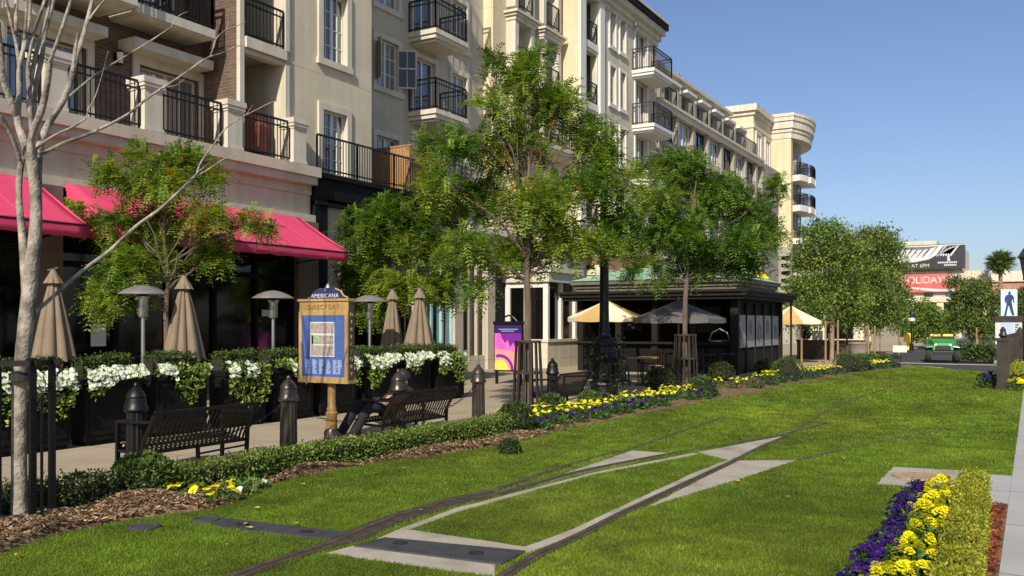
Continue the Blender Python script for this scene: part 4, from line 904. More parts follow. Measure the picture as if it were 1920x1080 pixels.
limb(m, [(36,130),(30,80),(20,40),(8,-20)], [8,8,7,6], .2, .1); limb(m, [(30,60),(30,20),(32,-30)], [8,9,9], .1, .3)
limb(m, [(62,250),(54,190),(60,140),(70,90),(88,30),(98,-25)], [14,12,11,11,9,8], .1, .45); limb(m, [(56,180),(52,130),(62,70),(78,20),(92,-25)], [10,9,8,8,7], .15, .3)
limb(m, [(64,240),(66,170),(78,110),(84,60),(98,10),(104,-30)], [12,11,12,12,10,9], .2, .6)
limb(m, [(40,110),(48,50),(52,-20)], [7,7,6], .2, .1)
limb(m, [(118,192),(140,172),(180,140),(234,106),(280,78),(322,50)], [6,6,5.5,5,4,3], .25, 1.2); limb(m, [(320,51),(335,30),(352,22)], [3,2.2,1.2], 1.2, 1.3)
limb(m, [(70,292),(84,286),(120,268),(160,254),(200,236),(240,214),(272,188),(300,168),(340,142),(376,116),(394,106)], [9,9,9,8.5,8,7,6,6,5.5,5,4.5], 0, 1.3)
limb(m, [(394,106),(400,90),(406,72),(424,56),(446,48),(462,40)], [4,4,3.5,3,2.4,1.4], 1.3, 1.6); limb(m, [(394,106),(420,98),(440,88),(452,86)], [4,3.2,2.4,1.2], 1.3, 1.5)
limb(m, [(314,163),(330,160),(346,148)], [3,2.4,1.4], .9, 1.0); limb(m, [(424,56),(428,44),(426,36)], [2.4,1.8,1], 1.4, 1.4)
limb(m, [(60,290),(80,268),(110,250),(140,236),(160,222),(166,205),(178,182),(190,145),(203,95)], [7,6,5.5,5,4.5,3,2.2,1.6,1], 0, .6)
limb(m, [(58,590),(74,578),(104,552),(154,508),(205,470),(254,425),(302,390),(345,350),(368,328)], [13,10,9.5,9.5,9,8.5,8,7.5,7], 0, 1.2)
limb(m, [(368,328),(378,302),(400,272),(424,240),(450,222),(480,206),(508,192),(520,188)], [5.5,5,4.5,4,3.4,2.8,2,1.2], 1.2, 1.8); limb(m, [(362,334),(390,318),(420,298),(444,292)], [5,4,3,1.4], 1.2, 1.5)
limb(m, [(450,222),(462,214),(474,196)], [2.4,1.8,1], 1.5, 1.6); limb(m, [(345,350),(372,322),(392,306)], [3,3,2], 1.2, 1.1)
limb(m, [(20,-5),(0,-60),(-30,-160)], [9,8,5], .1, 0); limb(m, [(60,-38),(74,-120),(70,-200)], [8,6,3], .2, .5); limb(m, [(138,-14),(160,-90),(200,-170)], [7,5,3], -.3, -.5); limb(m, [(178,-20),(200,-110),(240,-200)], [8,6,3], .5, .8); limb(m, [(98,-25),(110,-110),(118,-220)], [8,6,3], .4, .5); limb(m, [(52,-20),(40,-110),(20,-230)], [6,5,3], .2, 0)
m.build('limbs', M['bark_pale'], t, smooth=True)
# its guard
gx, gy = tb[0], tb[1]; t = thing('tree_guard', 'square black iron guard with one flat top band round the bare tree', 'tree guard', tb)
m = MB()
gl, gr = at(15, 608, 6.95), at(80, 608, 6.95)
hw = .145
e1 = Vector((CS, SN, 0)); e2 = Vector((-SN, CS, 0)); c0 = Vector((gx, gy, 0)) + e1 * .02
cor = [c0 + e1 * a * hw + e2 * b * hw for a, b in ((-1, -1), (1, -1), (1, 1), (-1, 1))]
for i, q in enumerate(cor): m.bar(q, q + Vector((0, 0, 1.34)), .075 if i == 0 else .05, .03 if i else .06)
m.bar(cor[1] + e1 * .07 + Vector((0, 0, 0)), cor[1] + e1 * .07 + Vector((0, 0, 1.05)), .016)
for i in range(4): a, c = cor[i], cor[(i + 1) % 4]; m.bar(a + Vector((0, 0, 1.30)) - (c - a) * .25, c + Vector((0, 0, 1.30)) + (c - a) * .12, .03, .045)
for i in range(4): a, c = cor[i], cor[(i + 1) % 4]; m.bar(a + Vector((0, 0, .12)), c + Vector((0, 0, .12)), .02, .04)
m.build('frame', M['iron'], t); r = MB(); r.lathe([(.085, 1.16), (.088, 1.16), (.088, 1.22), (.085, 1.22)], (gx, gy, 0), 16); r.build('strap', M['rubber'], t)

# slatted flared guards
def flared_guard(label, x, y, h=1.33, r=.27):
    t = thing('tree_guard', label, 'tree guard', (x, y, 0), 'slatted tree guards along the lawn'); m = MB()
    for i in range(14):
        a = 2 * math.pi * i / 14; ca, sa = math.cos(a), math.sin(a)
        m.bar((x + ca * r * 1.18, y + sa * r * 1.18, 0), (x + ca * r * .92, y + sa * r * .92, h), .035 if i % 2 else .055, .012, up=(ca, sa, 0))
    for z, rr_ in ((h - .02, .96), (h * .55, 1.05), (.12, 1.17)):
        m.lathe([(r * rr_ - .012, z - .022), (r * rr_ + .012, z - .022), (r * rr_ + .012, z + .022), (r * rr_ - .012, z + .022)], (x, y, 0), 20)
    return m.build('slats', M['bronze'], t)
flared_guard('tall slatted dark guard round the trunk of the tallest tree', b3[0], b3[1], 1.30, .25); flared_guard('tall slatted dark guard in the shade before the kiosk', b4[0], b4[1], 1.35, .28)

# ---- clipped hedges: dark core plus leaf-sized faces over it
HG = [(.05, .085, .014), (.075, .12, .02), (.11, .155, .03), (.035, .06, .012)]
def hedge_pts(line, w, h, dens, rg, z0=0.0, lump=.05):
    P, Nn = [], []
    for i in range(len(line) - 1):
        a, c = Vector((*line[i], z0)), Vector((*line[i+1], z0)); t = (c - a); Ls = t.length; t.normalize(); q = Vector((-t.y, t.x, 0))
        for _ in range(int(Ls * (w + 2 * h) * dens)):
            s = rg.random() * Ls; v = rg.random() * (w + 2 * h); p = a + t * s; ws = w * (1 + .18 * noise.noise((p.x * 2.2, p.y * 2.2, 1))); hs_ = h * (1 + .16 * noise.noise((p.x * 2.6, p.y * 2.6, 7)))
            if v < h: p += -q * ws / 2 + Vector((0, 0, hs_ * v / h)); nn = -q
            elif v < h + w: p += q * (v - h - w / 2) * ws / w + Vector((0, 0, hs_)); nn = Vector((0, 0, 1))
            else: p += q * ws / 2 + Vector((0, 0, hs_ * (v - h - w) / h)); nn = q
            p += Vector(rg.normal(size=3).tolist()) * lump * .45; p.z = max(z0 + .01, p.z); P.append(p); Nn.append(nn)
    return np.array([tuple(p) for p in P]), np.array([tuple(p) for p in Nn])
def leaf_shell(P, Nn, rg, L, W, pal, mixup=.9):
    n = len(P); d = Nn * .8 + rg.normal(size=(n, 3)) * mixup + np.array([0, 0, .35]); d /= np.linalg.norm(d, axis=1, keepdims=True)
    sd = np.cross(d, rg.normal(size=(n, 3))); sd /= np.linalg.norm(sd, axis=1, keepdims=True); l = L * (.6 + .8 * rg.random((n, 1))); w_ = W * (.6 + .8 * rg.random((n, 1)))
    co = np.stack([P, P + d * l * .5 + sd * w_ / 2, P + d * l, P + d * l * .5 - sd * w_ / 2], 1).reshape(-1, 3)
    pal = np.array(pal); col = pal[rg.integers(0, len(pal), n)] * (.75 + .5 * rg.random((n, 1))); return co, col
M['hedge_core'] = mat('dark twigs', (.02, .022, .008), .95, .3, 20, .6, 60)
def hedge(label, line, w, h, seed, dens=2400, L=.034, W=.022, pal=HG, group=None, z0=0.0, name='clipped_hedge', lump=.05, cat='hedge'):
    rg = np.random.default_rng(seed); base = (*line[0], z0); t = thing(name, label, cat, base, group)
    P, Nn = hedge_pts(line, w, h, dens, rg, z0, lump); co, col = leaf_shell(P, Nn, rg, L, W, pal); link('foliage', np_mesh('foliage', co - np.array(base), 4, col), M['hedge_leaf'], t)
    m = MB()
    for i in range(len(line) - 1):
        a, c = Vector((*line[i], z0)), Vector((*line[i+1], z0)); tt = (c - a).normalized(); m.bar(a + tt * .04 + Vector((0, 0, h * .42)), c - tt * .0 + Vector((0, 0, h * .42)), w * .8, h * .84)
    m.build('twigs', M['hedge_core'], t); return t
def ball(label, x, y, r, seed, n=1500, L=.034, W=.022, pal=HG, group=None, sq=.85, z0=0.0, name='clipped_ball_shrub', cat='shrub'):
    rg = np.random.default_rng(seed); t = thing(name, label, cat, (x, y, z0), group)
    d = rg.normal(size=(n, 3)); d /= np.linalg.norm(d, axis=1, keepdims=True); d[:, 2] = np.where(d[:, 2] < -.5, -d[:, 2], d[:, 2])
    lum = np.array([1 + .14 * noise.noise((q[0] * 2.2, q[1] * 2.2, q[2] * 2.2 + seed)) for q in d])[:, None]
    P = d * r * lum * (.9 + .14 * rg.random((n, 1))) * np.array([1, 1, sq]) + np.array([0, 0, r * sq * .85]); P[:, 2] = np.maximum(P[:, 2], .01)
    co, col = leaf_shell(P, d, rg, L, W, pal); link('foliage', np_mesh('foliage', co, 4, col), M['hedge_leaf'], t)
    MB().lathe([(r * .5, .0), (r * .8, r * sq * .5), (r * .8, r * sq), (r * .5, r * sq * 1.55)], (x, y, z0), 12).build('twigs', M['hedge_core'], t, smooth=True); return t
def gline(*px): return [G(*p) for p in px]
hedge('low box hedge running from the bench to the dark ball shrub, along the path', [(-6.92, 5.55), (-6.78, 5.95), (-6.80, 6.6), (-6.77, 7.35), (-6.65, 8.65), (-6.62, 9.7), (-6.56, 10.7), (-6.55, 11.1)], .27, .27, 31, dens=5200, L=.03, W=.02, pal=np.array(HG) * np.array([1.75, 1.6, 1.3]))
hedge('dark low box hedge behind the bare tree, left of the round shrub', [(-7.15, 2.6), (-7.12, 3.6), (-7.06, 5.15)], .32, .27, 32, dens=3600, L=.03, W=.02, pal=np.array(HG) * .8)
x, y = G(250, 935); ball('round box shrub at the near end of the bench hedge', -6.98, 5.42, .27, 33, 3400, pal=np.array(HG) * 1.35)
ball('dark green ball shrub at the far end of the low hedge, beside the tree guard', -6.55, 11.45, .28, 34, 2400, pal=np.array(HG) * .75)
x, y = G(962, 856); ball('tiny dark tuft of shrub alone on the mulch edge', x - .05, y, .13, 35, 500, pal=np.array(HG) * .7, name='small_shrub')
BALLS = [((1048, 782), .24, 'small round shrub among yellow flowers, right of the tallest tree'), ((1330, 748), .30, 'round shrub in front of the kiosk corner'), ((1487, 716), .42, 'round shrub at the kiosk far corner'), ((1597, 700), .42, 'round shrub before the big stone pot'), ((1625, 697), .36, 'smaller round shrub right of the one before the stone pot'), ((1120, 770), .22, 'low flat shrub at the foot of the lamp post')]
for i, (p, r, lb) in enumerate(BALLS):
    x, y = G(*p); ball(lb, x - .15, y, r, 40 + i, 900 if r > .3 else 1000, L=.045, W=.03, name='clipped_ball_shrub')
# near right hedge, yellow-green top
HR = [(.20, .22, .012), (.28, .28, .016), (.13, .165, .012), (.36, .33, .03)]
hedge('yellow-green clipped hedge at the lower right beside the marigolds', [(-.35, 3.0), (-.36, 5.5), (-.41, 7.5), (-.45, 9.0)], .15, .245, 36, dens=13000, L=.021, W=.012, pal=HR, z0=.03, lump=.05)
x, y = G(1905, 700); hedge('yellow-green clipped hedge by the foot of the iron fence', [(-.38, 25.0), (-.36, 29), (-.3, 33)], .35, .40, 37, dens=700, L=.07, W=.05, pal=np.array(HR) * .9)
p = at(1825, 660, 38.5); hedge('low green hedge on the traffic island behind the road', [(-2.75, 45.0), (-1.3, 44.6)], .9, .65, 38, dens=420, L=.11, W=.08, pal=HG)
hedge('low spreading green bed at the far end of the flower strip', [(-6.2, 36.3), (-5.0, 37.6)], .9, .35, 39, dens=420, L=.10, W=.07, pal=np.array(HG) * 1.2)

# ---- flowers
def flower_plant(name, label, cat, kind, seed, r=.14, h=.16, nb=7, big=1.0, leafn=90, group=None, lsize=1.0):
    rg = np.random.default_rng(seed); t = thing(name, label, cat, (0, 0, 0), group)
    d = rg.normal(size=(leafn, 3)); d /= np.linalg.norm(d, axis=1, keepdims=True); d[:, 2] = np.abs(d[:, 2]); P = d * np.array([r, r, h * .85]) * (rg.random((leafn, 1)) ** .4)
    pal = [(.03, .075, .014), (.05, .11, .02), (.085, .15, .03)] if kind != 'petunia' else [(.09, .16, .03), (.15, .23, .05), (.06, .12, .02)]
    co, col = leaf_shell(P, d, rg, .055 * lsize, .028 * lsize, pal); link('foliage', np_mesh('foliage', co, 4, col), M['hedge_leaf'], t)
    V, C, V2 = [], [], []
    for i in range(nb):
        a = rg.random() * 6.283; q = math.sqrt(rg.random()) * r; z = h * (1.02 + .25 * rg.random()) * (1 - .35 * (q / r) ** 2); c = np.array([q * math.cos(a), q * math.sin(a), z + (.015 if kind == 'marigold' else 0)])
        nv = np.array([q / r * math.cos(a) * .7 + .15 * rg.normal(), q / r * math.sin(a) * .7 + .15 * rg.normal(), 1.0]); nv /= np.linalg.norm(nv); u = np.cross(nv, [1, .2, 0]); u /= np.linalg.norm(u); v = np.cross(nv, u)
        if kind == 'marigold':
            R0 = .032 * big * (.8 + .4 * rg.random())
            for ring, (rr_, zz, m_) in enumerate(((1, -.25, 11), (.75, .25, 9), (.48, .55, 7), (.2, .7, 4))):
                for k in range(m_):
                    b = 6.283 * (k + .5 * (ring % 2)) / m_ + .2 * rg.normal(); dd = u * math.cos(b) + v * math.sin(b); ss = -u * math.sin(b) + v * math.cos(b); o = c + nv * R0 * zz
                    V += [o + dd * R0 * rr_ * .25, o + dd * R0 * rr_ + ss * R0 * .3 - nv * R0 * .1, o + dd * R0 * rr_ * 1.12 + nv * R0 * .1, o + dd * R0 * rr_ - ss * R0 * .3 - nv * R0 * .1]; C.append(np.array((.90, .82, .012)) * (.85 + .2 * rg.random()) if rg.random() > .06 else np.array((.92, .58, .01)))
        else:
            R0 = {'pansy': .03, 'violet': .03, 'petunia': .028}[kind] * big * (.8 + .4 * rg.random())
            base = {'pansy': (.88, .80, .035), 'violet': (.032, .008, .105), 'petunia': (.82, .83, .72)}[kind]
            for k in range(5):
                b = 6.283 * k / 5 + .2 * rg.normal(); dd = u * math.cos(b) + v * math.sin(b); ss = -u * math.sin(b) + v * math.cos(b)
                V += [c, c + dd * R0 * .7 + ss * R0 * .55 + nv * R0 * .1, c + dd * R0 * 1.05 + nv * R0 * .15 * rg.normal(), c + dd * R0 * .7 - ss * R0 * .55 + nv * R0 * .1]
                cc = np.array(base) * (.75 + .5 * rg.random() if kind == 'violet' else .92 + .14 * rg.random())
                if kind == 'violet' and rg.random() < .18: cc = np.array((.09, .02, .24))
                C.append(cc)
    link('blossoms', np_mesh('blossoms', np.array(V), 4, np.array(C)), M['petal'], t); return t
def scatter(protos, spots, rg, zf=lambda x, y: .03, smin=.85, smax=1.2):
    used = set()
    for i, (x, y) in enumerate(spots):
        k = int(rg.integers(0, len(protos))); o = protos[k] if k not in used else copy_tree(protos[k]); used.add(k)
        o.location = (x, y, zf(x, y)); o.rotation_euler.z = float(rg.random() * 6.28); s = smin + (smax - smin) * float(rg.random()); o.scale = (s, s, s)
rg = np.random.default_rng(77)
mk = lambda name, label, cat, kind, n, **kw: [flower_plant(name, label, cat, kind, 200 + i * 7 + len(name), **kw) for i in range(n)]
sp = [(-.64 + .035 * rg.normal(), 3.3 + .215 * i) for i in range(27)]
scatter(mk('marigold_plant', 'bright yellow marigold plant in the row beside the yellow-green hedge', 'flower', 'marigold', 4, r=.12, h=.19, nb=5, leafn=230, big=1.08, group='marigolds in the lower right bed'), sp, rg)
sp = [(-.86 + .025 * rg.normal(), 3.3 + .14 * i) for i in range(41)]
scatter(mk('violet_plant', 'deep purple flowering plant edging the lawn beside the marigolds', 'flower', 'violet', 4, r=.085, h=.15, nb=18, big=.75, leafn=110, group='purple flowers in the lower right bed'), sp, rg)
# left bed: yellow and purple rows along the lawn
spy, spv = [], []
y = 11.6
while y < 36.6:
    gapd = (14.7 < y < 17.1 and rg.random() < .72) or (19.7 < y < 24.6 and rg.random() < .9)
    e = xl(y)
    if y > 12.0 and not gapd:
        spy.append((e - .62 - .2 * rg.random(), y)); 
        if rg.random() < .75: spy.append((e - .95 - .2 * rg.random(), y + .1))
    if rg.random() < (.2 if 19.7 < y < 24.6 else .4 if 14.7 < y < 17.1 else .6): spv.append((e - .22 - .12 * rg.random(), y + .05)); spv.append((e - .40 - .1 * rg.random(), y + .15))
    y += .27 if y < 24 else .34
zb = lambda x, y: .05
scatter(mk('yellow_pansy', 'yellow pansy plant in the long bed along the far side of the lawn', 'flower', 'pansy', 4, r=.17, h=.20, nb=8, big=1.2, leafn=110, group='yellow pansies along the lawn edge'), spy, rg, zb)
scatter(mk('purple_pansy', 'purple pansy plant at the lawn edge in the long bed', 'flower', 'violet', 4, r=.15, h=.15, nb=5, big=1.1, leafn=110, group='purple pansies along the lawn edge'), spv, rg, zb)
spn = [G(372, 945), G(392, 950), G(407, 944), G(425, 938), G(434, 932), G(335, 944), G(320, 941), G(398, 958), G(432, 948)]
scatter(mk('yellow_pansy', 'yellow pansy plant flowering alone on the mulch near the bench', 'flower', 'pansy', 2, r=.07, h=.11, nb=5, big=1.25, leafn=26, group='yellow pansies on the near mulch'), spn, rg, lambda x, y: .05)
scatter(mk('pale_groundcover', 'pale green leafy plant between the near pansies and the hedge', 'plant', 'petunia', 1, r=.16, h=.12, nb=2, leafn=120, group='pale plants near the pansies'), [G(455, 935), G(475, 922), G(440, 925)], rg, lambda x, y: .04)
scatter(mk('yellow_pansy', 'yellow pansy plant at the far left behind the tree guard', 'flower', 'pansy', 1, r=.12, h=.2, nb=8, big=1.2, leafn=40), [(-7.35, 4.0)], rg, lambda x, y: .1)
scatter(mk('violet_plant', 'purple flowers at the foot of the iron fence post', 'flower', 'violet', 2, r=.2, h=.3, nb=34, big=1.4, leafn=150, lsize=1.8, group='purple flowers by the fence'), [(-1.02, 25.0), (-.95, 26.4)], rg, zb)
scatter(mk('marigold_plant', 'yellow flowers before the hedge beside the iron fence', 'flower', 'marigold', 1, r=.2, h=.2, nb=10, big=1.4), [(-.30, 24.3)], rg, lambda x, y: .05)

# ---- planter boxes along the patio with box shrubs and trailing petunias
SEC = [(5.1, 6.05), (6.25, 7.2), (7.4, 8.27), (8.5, 9.4), (9.76, 10.6), (10.77, 11.7), (11.9, 12.85), (13.1, 14.1), (14.25, 15.2), (15.38, 16.45)]
ORD = ['first', 'second', 'third', 'fourth', 'fifth', 'sixth', 'seventh', 'eighth', 'ninth', 'tenth']
XP = -10.7
for i, (a, c) in enumerate(SEC):
    who = ORD[i] + ' from the left'
    t = thing('planter_box', 'tall black planter box of the patio edge, ' + who, 'planter', (XP - .18, a, 0), 'black planters edging the patio')
    m = MB(); m.box(XP - .36, XP, a, c, .06, .86); m.box(XP - .38, XP + .02, a - .02, c + .02, .80, .88); m.box(XP - .33, XP - .03, a + .03, c - .03, 0, .06)
    m.box(XP, XP + .012, a + .06, c - .06, .14, .20); m.box(XP, XP + .012, a + .06, c - .06, .70, .76); m.box(XP, XP + .012, a + .06, a + .12, .20, .70); m.box(XP, XP + .012, c - .12, c - .06, .20, .70); m.build('box', M['darkwall'], t)
    MB().box(XP - .35, XP - .01, a + .01, c - .01, .86, .875).build('soil', M['mulch'], t) if False else None
    hedge('squared box shrub growing in the patio planter box, ' + who, [(XP - .26, a + .04), (XP - .26, c - .04)], .22, .26, 60 + i, dens=3000, L=.035, W=.024, pal=np.array(HG) * (.75 + .35 * ((i * 37) % 10) / 10), z0=.88, name='box_shrub', cat='shrub')
    rg2 = np.random.default_rng(300 + i); n = 760; tt = rg2.random(n); out = np.zeros((n, 3))
    yy = a + (c - a) * rg2.random(n); hang = np.array([.5 + .5 * noise.noise((yq * 1.7, i * 3.1, 4)) for yq in yy]); hang = np.clip(hang * 2.0 - .5 + (rg2.random() - .5) * .5, .14, 1.0); fth = -.10 + .40 * (rg2.random() - .5); dz = rg2.random(n) * hang * .72
    P = np.stack([XP - .06 + .12 * np.sqrt(np.clip(dz / .1, 0, 1)) + .05 * rg2.random(n), yy, .98 - dz + .04 * rg2.random(n)], 1)
    Nn = np.stack([np.full(n, .8), rg2.normal(size=n) * .3, .5 - dz * 2], 1)
    t = thing('trailing_petunias', 'white petunias trailing over the front of the patio planter, ' + who, 'flowers', (XP, (a + c) / 2, .9), 'white petunias in the planters')
    co, col = leaf_shell(P, Nn, rg2, .06, .032, [(.13, .20, .03), (.22, .31, .05), (.32, .40, .08), (.09, .15, .02)]); link('foliage', np_mesh('foliage', co - np.array([XP, (a + c) / 2, .9]), 4, col), M['hedge_leaf'], t)
    V, C = [], []
    for j in range(n):
        if dz[j] > .24 or rg2.random() < .45 or noise.noise((yy[j] * 3.2, i * 7.3, 9)) < fth: continue
        p = P[j] + np.array([.03, 0, .02]); nv = np.array([.75, .3 * rg2.normal(), .55]); nv /= np.linalg.norm(nv); u = np.cross(nv, [0, 1, .1]); u /= np.linalg.norm(u); v = np.cross(nv, u); R0 = .024 + .014 * rg2.random()
        for k in range(5):
            b = 6.283 * k / 5; dd = u * math.cos(b) + v * math.sin(b); ss = -u * math.sin(b) + v * math.cos(b)
            V += [p, p + dd * R0 * .7 + ss * R0 * .6, p + dd * R0 * 1.05, p + dd * R0 * .7 - ss * R0 * .6]; C.append(np.array((.84, .84, .72)) * (.9 + .15 * rg2.random()))
    if V: link('blossoms', np_mesh('blossoms', np.array(V) - np.array([XP, (a + c) / 2, .9]), 4, np.array(C)), M['petal'], t)
# ---------------------------------------------------------------- street furniture
PR = [(.150,0),(.150,.05),(.135,.075),(.125,.10)]
SH = [(.108,.10),(.100,.66)]
TOP = [(.104,.655),(.128,.675),(.128,.70),(.112,.72),(.108,.76),(.100,.80),(.098,.815),(.104,.825),(.096,.845),(.070,.885),(.040,.915),(.024,.928),(.03,.945),(.02,.968),(.004,.975)]
def bollard(label, x, y, m='bronze', group='bollards along the path'):
    t = thing('bollard', label, 'bollard', (x, y, 0), group)
    MB().lathe(PR, (x, y, 0), 20).build('base', M[m], t, smooth=True); MB().lathe(SH, (x, y, 0), 28, 1, .10).build('shaft', M[m], t); MB().lathe(TOP, (x, y, 0), 20).build('cap', M[m], t, smooth=True)
BO = [(255, 886, 'dark fluted bollard at the near end of the long slatted bench', 'iron'), (541, 853, 'fluted bronze bollard left of the gold signpost', 'bronze'), (747, 822, 'fluted bronze bollard in front of the bench with the seated person', 'bronze'), (897, 795, 'fluted bronze bollard just right of the planter row end', 'bronze'), (1036, 768, 'black bollard beside the third bench, right of the slatted guard', 'iron')]
BW = [G(p, q) for p, q, *_ in BO]
for (p, q, lb, mm) in BO: bollard(lb, *G(p, q), mm)
def chain(label, a, b, sag):
    m = MB(); n = 34
    P = [Vector((a[0] + (b[0]-a[0]) * i / n, a[1] + (b[1]-a[1]) * i / n, .69 - sag * 4 * (i / n) * (1 - i / n))) for i in range(n + 1)]
    for i in range(n):
        c, d = P[i], P[i+1]; t = (d - c); s = t.cross(Vector((0, 0, 1)) if i % 2 else Vector((1, .2, 0))).normalized() * .013
        m.tube([c - t * .1, c + t * .2 + s, c + t * .8 + s, d + t * .1, c + t * .8 - s, c + t * .2 - s, c - t * .1], .0045, 4, False)
    tag(m.build('chain', M['iron']), label, 'chain', 'chains between the bollards')
chain('black chain hanging between the nearest bollard and the next', BW[0], BW[1], .36); chain('black chain sagging behind the gold signpost', BW[1], BW[2], .36); chain('black chain sagging by the second bench', BW[2], BW[3], .36)
def bench(label, x, y, L=1.45, n=23, group='slatted benches along the path'):
    t = thing('park_bench', label, 'bench', (x, y, 0), group); o = Vector((x, y, 0))
    back = [(-.07, .235), (-.05, .30), (.0, .40), (.06, .52), (.115, .61), (.14, .66)]; seat = [(-.07, .235), (-.18, .26), (-.34, .30), (-.44, .32), (-.48, .295), (-.485, .25)]
    s, b = MB(), MB()
    for i in range(n):
        yy = -L/2 + .05 + (L - .1) * i / (n - 1)
        for k in range(len(seat) - 1): s.bar(o + Vector((seat[k][0], yy, seat[k][1])), o + Vector((seat[k+1][0], yy, seat[k+1][1])), .028, .008)
        for k in range(len(back) - 1): b.bar(o + Vector((back[k][0], yy, back[k][1])), o + Vector((back[k+1][0], yy, back[k+1][1])), .028, .008, up=(1, 0, 0))
    s.bar(o + Vector((-.485, -L/2, .25)), o + Vector((-.485, L/2, .25)), .03); b.bar(o + Vector((.145, -L/2 - .02, .665)), o + Vector((.145, L/2 + .02, .665)), .035); b.bar(o + Vector((-.07, -L/2, .225)), o + Vector((-.07, L/2, .225)), .03, .03)
    s.build('seat', M['iron'], t); b.build('backrest', M['iron'], t)
    for yy in (-L/2, L/2):
        f = MB(); f.bar(o + Vector((-.06, yy, 0)), o + Vector((-.04, yy, .38)), .045, .03); f.bar(o + Vector((-.04, yy, .36)), o + Vector((.145, yy, .67)), .04, .03); f.build('rear_leg', M['iron'], t)
        f = MB(); f.bar(o + Vector((-.47, yy, 0)), o + Vector((-.46, yy, .55)), .045, .03); f.bar(o + Vector((-.48, yy, .55)), o + Vector((.07, yy, .57)), .04, .03); f.bar(o + Vector((-.46, yy, .24)), o + Vector((-.05, yy, .22)), .03); f.build('armrest', M['iron'], t)
    f = MB(); f.bar(o + Vector((-.05, .0, 0)), o + Vector((-.06, .0, .24)), .035); f.bar(o + Vector((-.06, 0, .14)), o + Vector((-.06, L/2, .16)), .02); f.build('middle_leg', M['iron'], t)
bench('long slatted black bench nearest the camera, behind the first bollard', -8.08, 7.02); bench('slatted black bench with a person in dark clothes on it', -7.52, 10.4, 1.5); bench('slatted black bench beside the lamp post, farthest of the three', -7.72, 15.6, 1.35)

# gold signpost with the framed map
sx_, sy_ = G(622, 838); t = thing('map_sign', 'gold framed map sign with a navy crest on a turned gold post', 'sign', (sx_, sy_, 0))
MB().lathe([(.115, 0), (.115, .05), (.10, .06), (.10, .20), (.085, .22), (.08, .24)], (sx_, sy_, 0), 20).build('base', M['bronze'], t, smooth=True)
MB().lathe([(.078, .2), (.066, .40), (.082, .43), (.082, .45), (.062, .47), (.068, .50), (.055, .53), (.050, .87)], (sx_, sy_, 0), 20).build('post', M['gold_dark'], t, smooth=True)
fx0, fx1, fy, fz0, fz1 = sx_ - .46, sx_ + .37, sy_ - .11, .86, 1.90
m = MB(); m.box(fx0, fx1, fy, fy + .12, fz0, fz1); m.box(fx0 - .02, fx1 + .02, fy - .02, fy + .14, fz1, fz1 + .03); m.box(fx0 - .01, fx1 + .01, fy - .015, fy + .13, fz0 - .02, fz0 + .02); m.box(fx0, fx1, fy - .012, fy, 1.755, 1.765)
m.box(fx0, fx0 + .05, fy - .012, fy, fz0 + .02, 1.755); m.box(fx1 - .05, fx1, fy - .012, fy, fz0 + .02, 1.755); m.box(fx0 + .05, fx1 - .05, fy - .012, fy, fz0 + .02, fz0 + .06); m.box(fx0 + .05, fx1 - .05, fy - .012, fy, 1.715, 1.755); m.build('frame', M['gold'], t)
MB().box(fx1, fx1 + .004, fy + .010, fy + .110, fz0 + .03, fz1 - .02).build('side_panel', M['sign_side'], t)  # thin dark brown sheet laid over the sign's gold side face
fw = fx1 - fx0; cxm = (fx0 + fx1) / 2
def fr(u): return fx0 + fw * u
pn = MB(); pn.box(fr(.06), fr(.94), fy - .006, fy - .001, .92, 1.715); po = pn.build('map_panel', M['print_blue'], t)
q = MB(); y_ = fy - .008
q.box(fr(.235), fr(.73), y_, y_ + .002, 1.18, 1.63); q.build('map_border', M['print_white'], po)
q = MB(); y_ -= .003; q.box(fr(.25), fr(.715), y_, y_ + .002, 1.485, 1.615); q.box(fr(.27), fr(.715), y_, y_ + .002, 1.345, 1.455); q.box(fr(.25), fr(.715), y_, y_ + .002, 1.195, 1.325); q.box(fr(.25), fr(.30), y_, y_ + .002, 1.325, 1.465); q.build('map_blocks', M['print_map'], po)
q = MB(); y_ -= .003; q.prism([(fr(.34), y_), (fr(.44), y_), (fr(.44), y_ + .002), (fr(.34), y_ + .002)], 1.37, 1.46); q.build('map_park', M['print_green'], po)
q = MB()
rgm = random.Random(3)
for k, u in enumerate((.13, .28, .42, .56, .70, .80)):
    q = MB()
    for j in range(15):
        z = 1.135 - j * .0125; q.box(fr(u), fr(u + .05 + .05 * rgm.random()), fy - .0085, fy - .006, z, z + .006)
    q.build('map_index', M['print_pale'], po)
text_mesh('DIRECTORY', .085, face_frame((cxm, fy - .008, 1.825), (1, 0, 0), (0, 0, 1)), 'header_text', mat('dull bronze lettering', (.34, .20, .06), .5, .1, 9), t, space=1.25)
for i, ch in enumerate('DIRECTORY'): text_mesh(ch, .07, face_frame((fx1 + .008, fy + .06, 1.72 - i * .095), (0, 1, 0), (0, 0, 1)), 'side_text', mat('dull tan lettering', (.36, .30, .20), .5, .1, 9) if i == 0 else bpy.data.materials['dull tan lettering'], t)
cr = MB(); prof = [(-.30, fz1 + .03), (.28, fz1 + .03), (.19, fz1 + .13), (.09, fz1 + .165), (.0 - .1, fz1 + .165), (-.20, fz1 + .13)]
vs = [(cxm + a, fy + .04, z) for a, z in prof] + [(cxm + a, fy + .14, z) for a, z in prof]; n = len(prof)
cr.add(vs, [tuple(range(n)), tuple(range(2*n-1, n-1, -1))] + [(i, i+n, (i+1)%n+n, (i+1)%n) for i in range(n)]); co_ = cr.build('crest', M['navy'], t)
text_mesh('AMERICANA', .075, face_frame((cxm - .01, fy + .036, fz1 + .068), (1, 0, 0), (0, 0, 1)), 'crest_text', M['print_white'], co_, space=1.15)
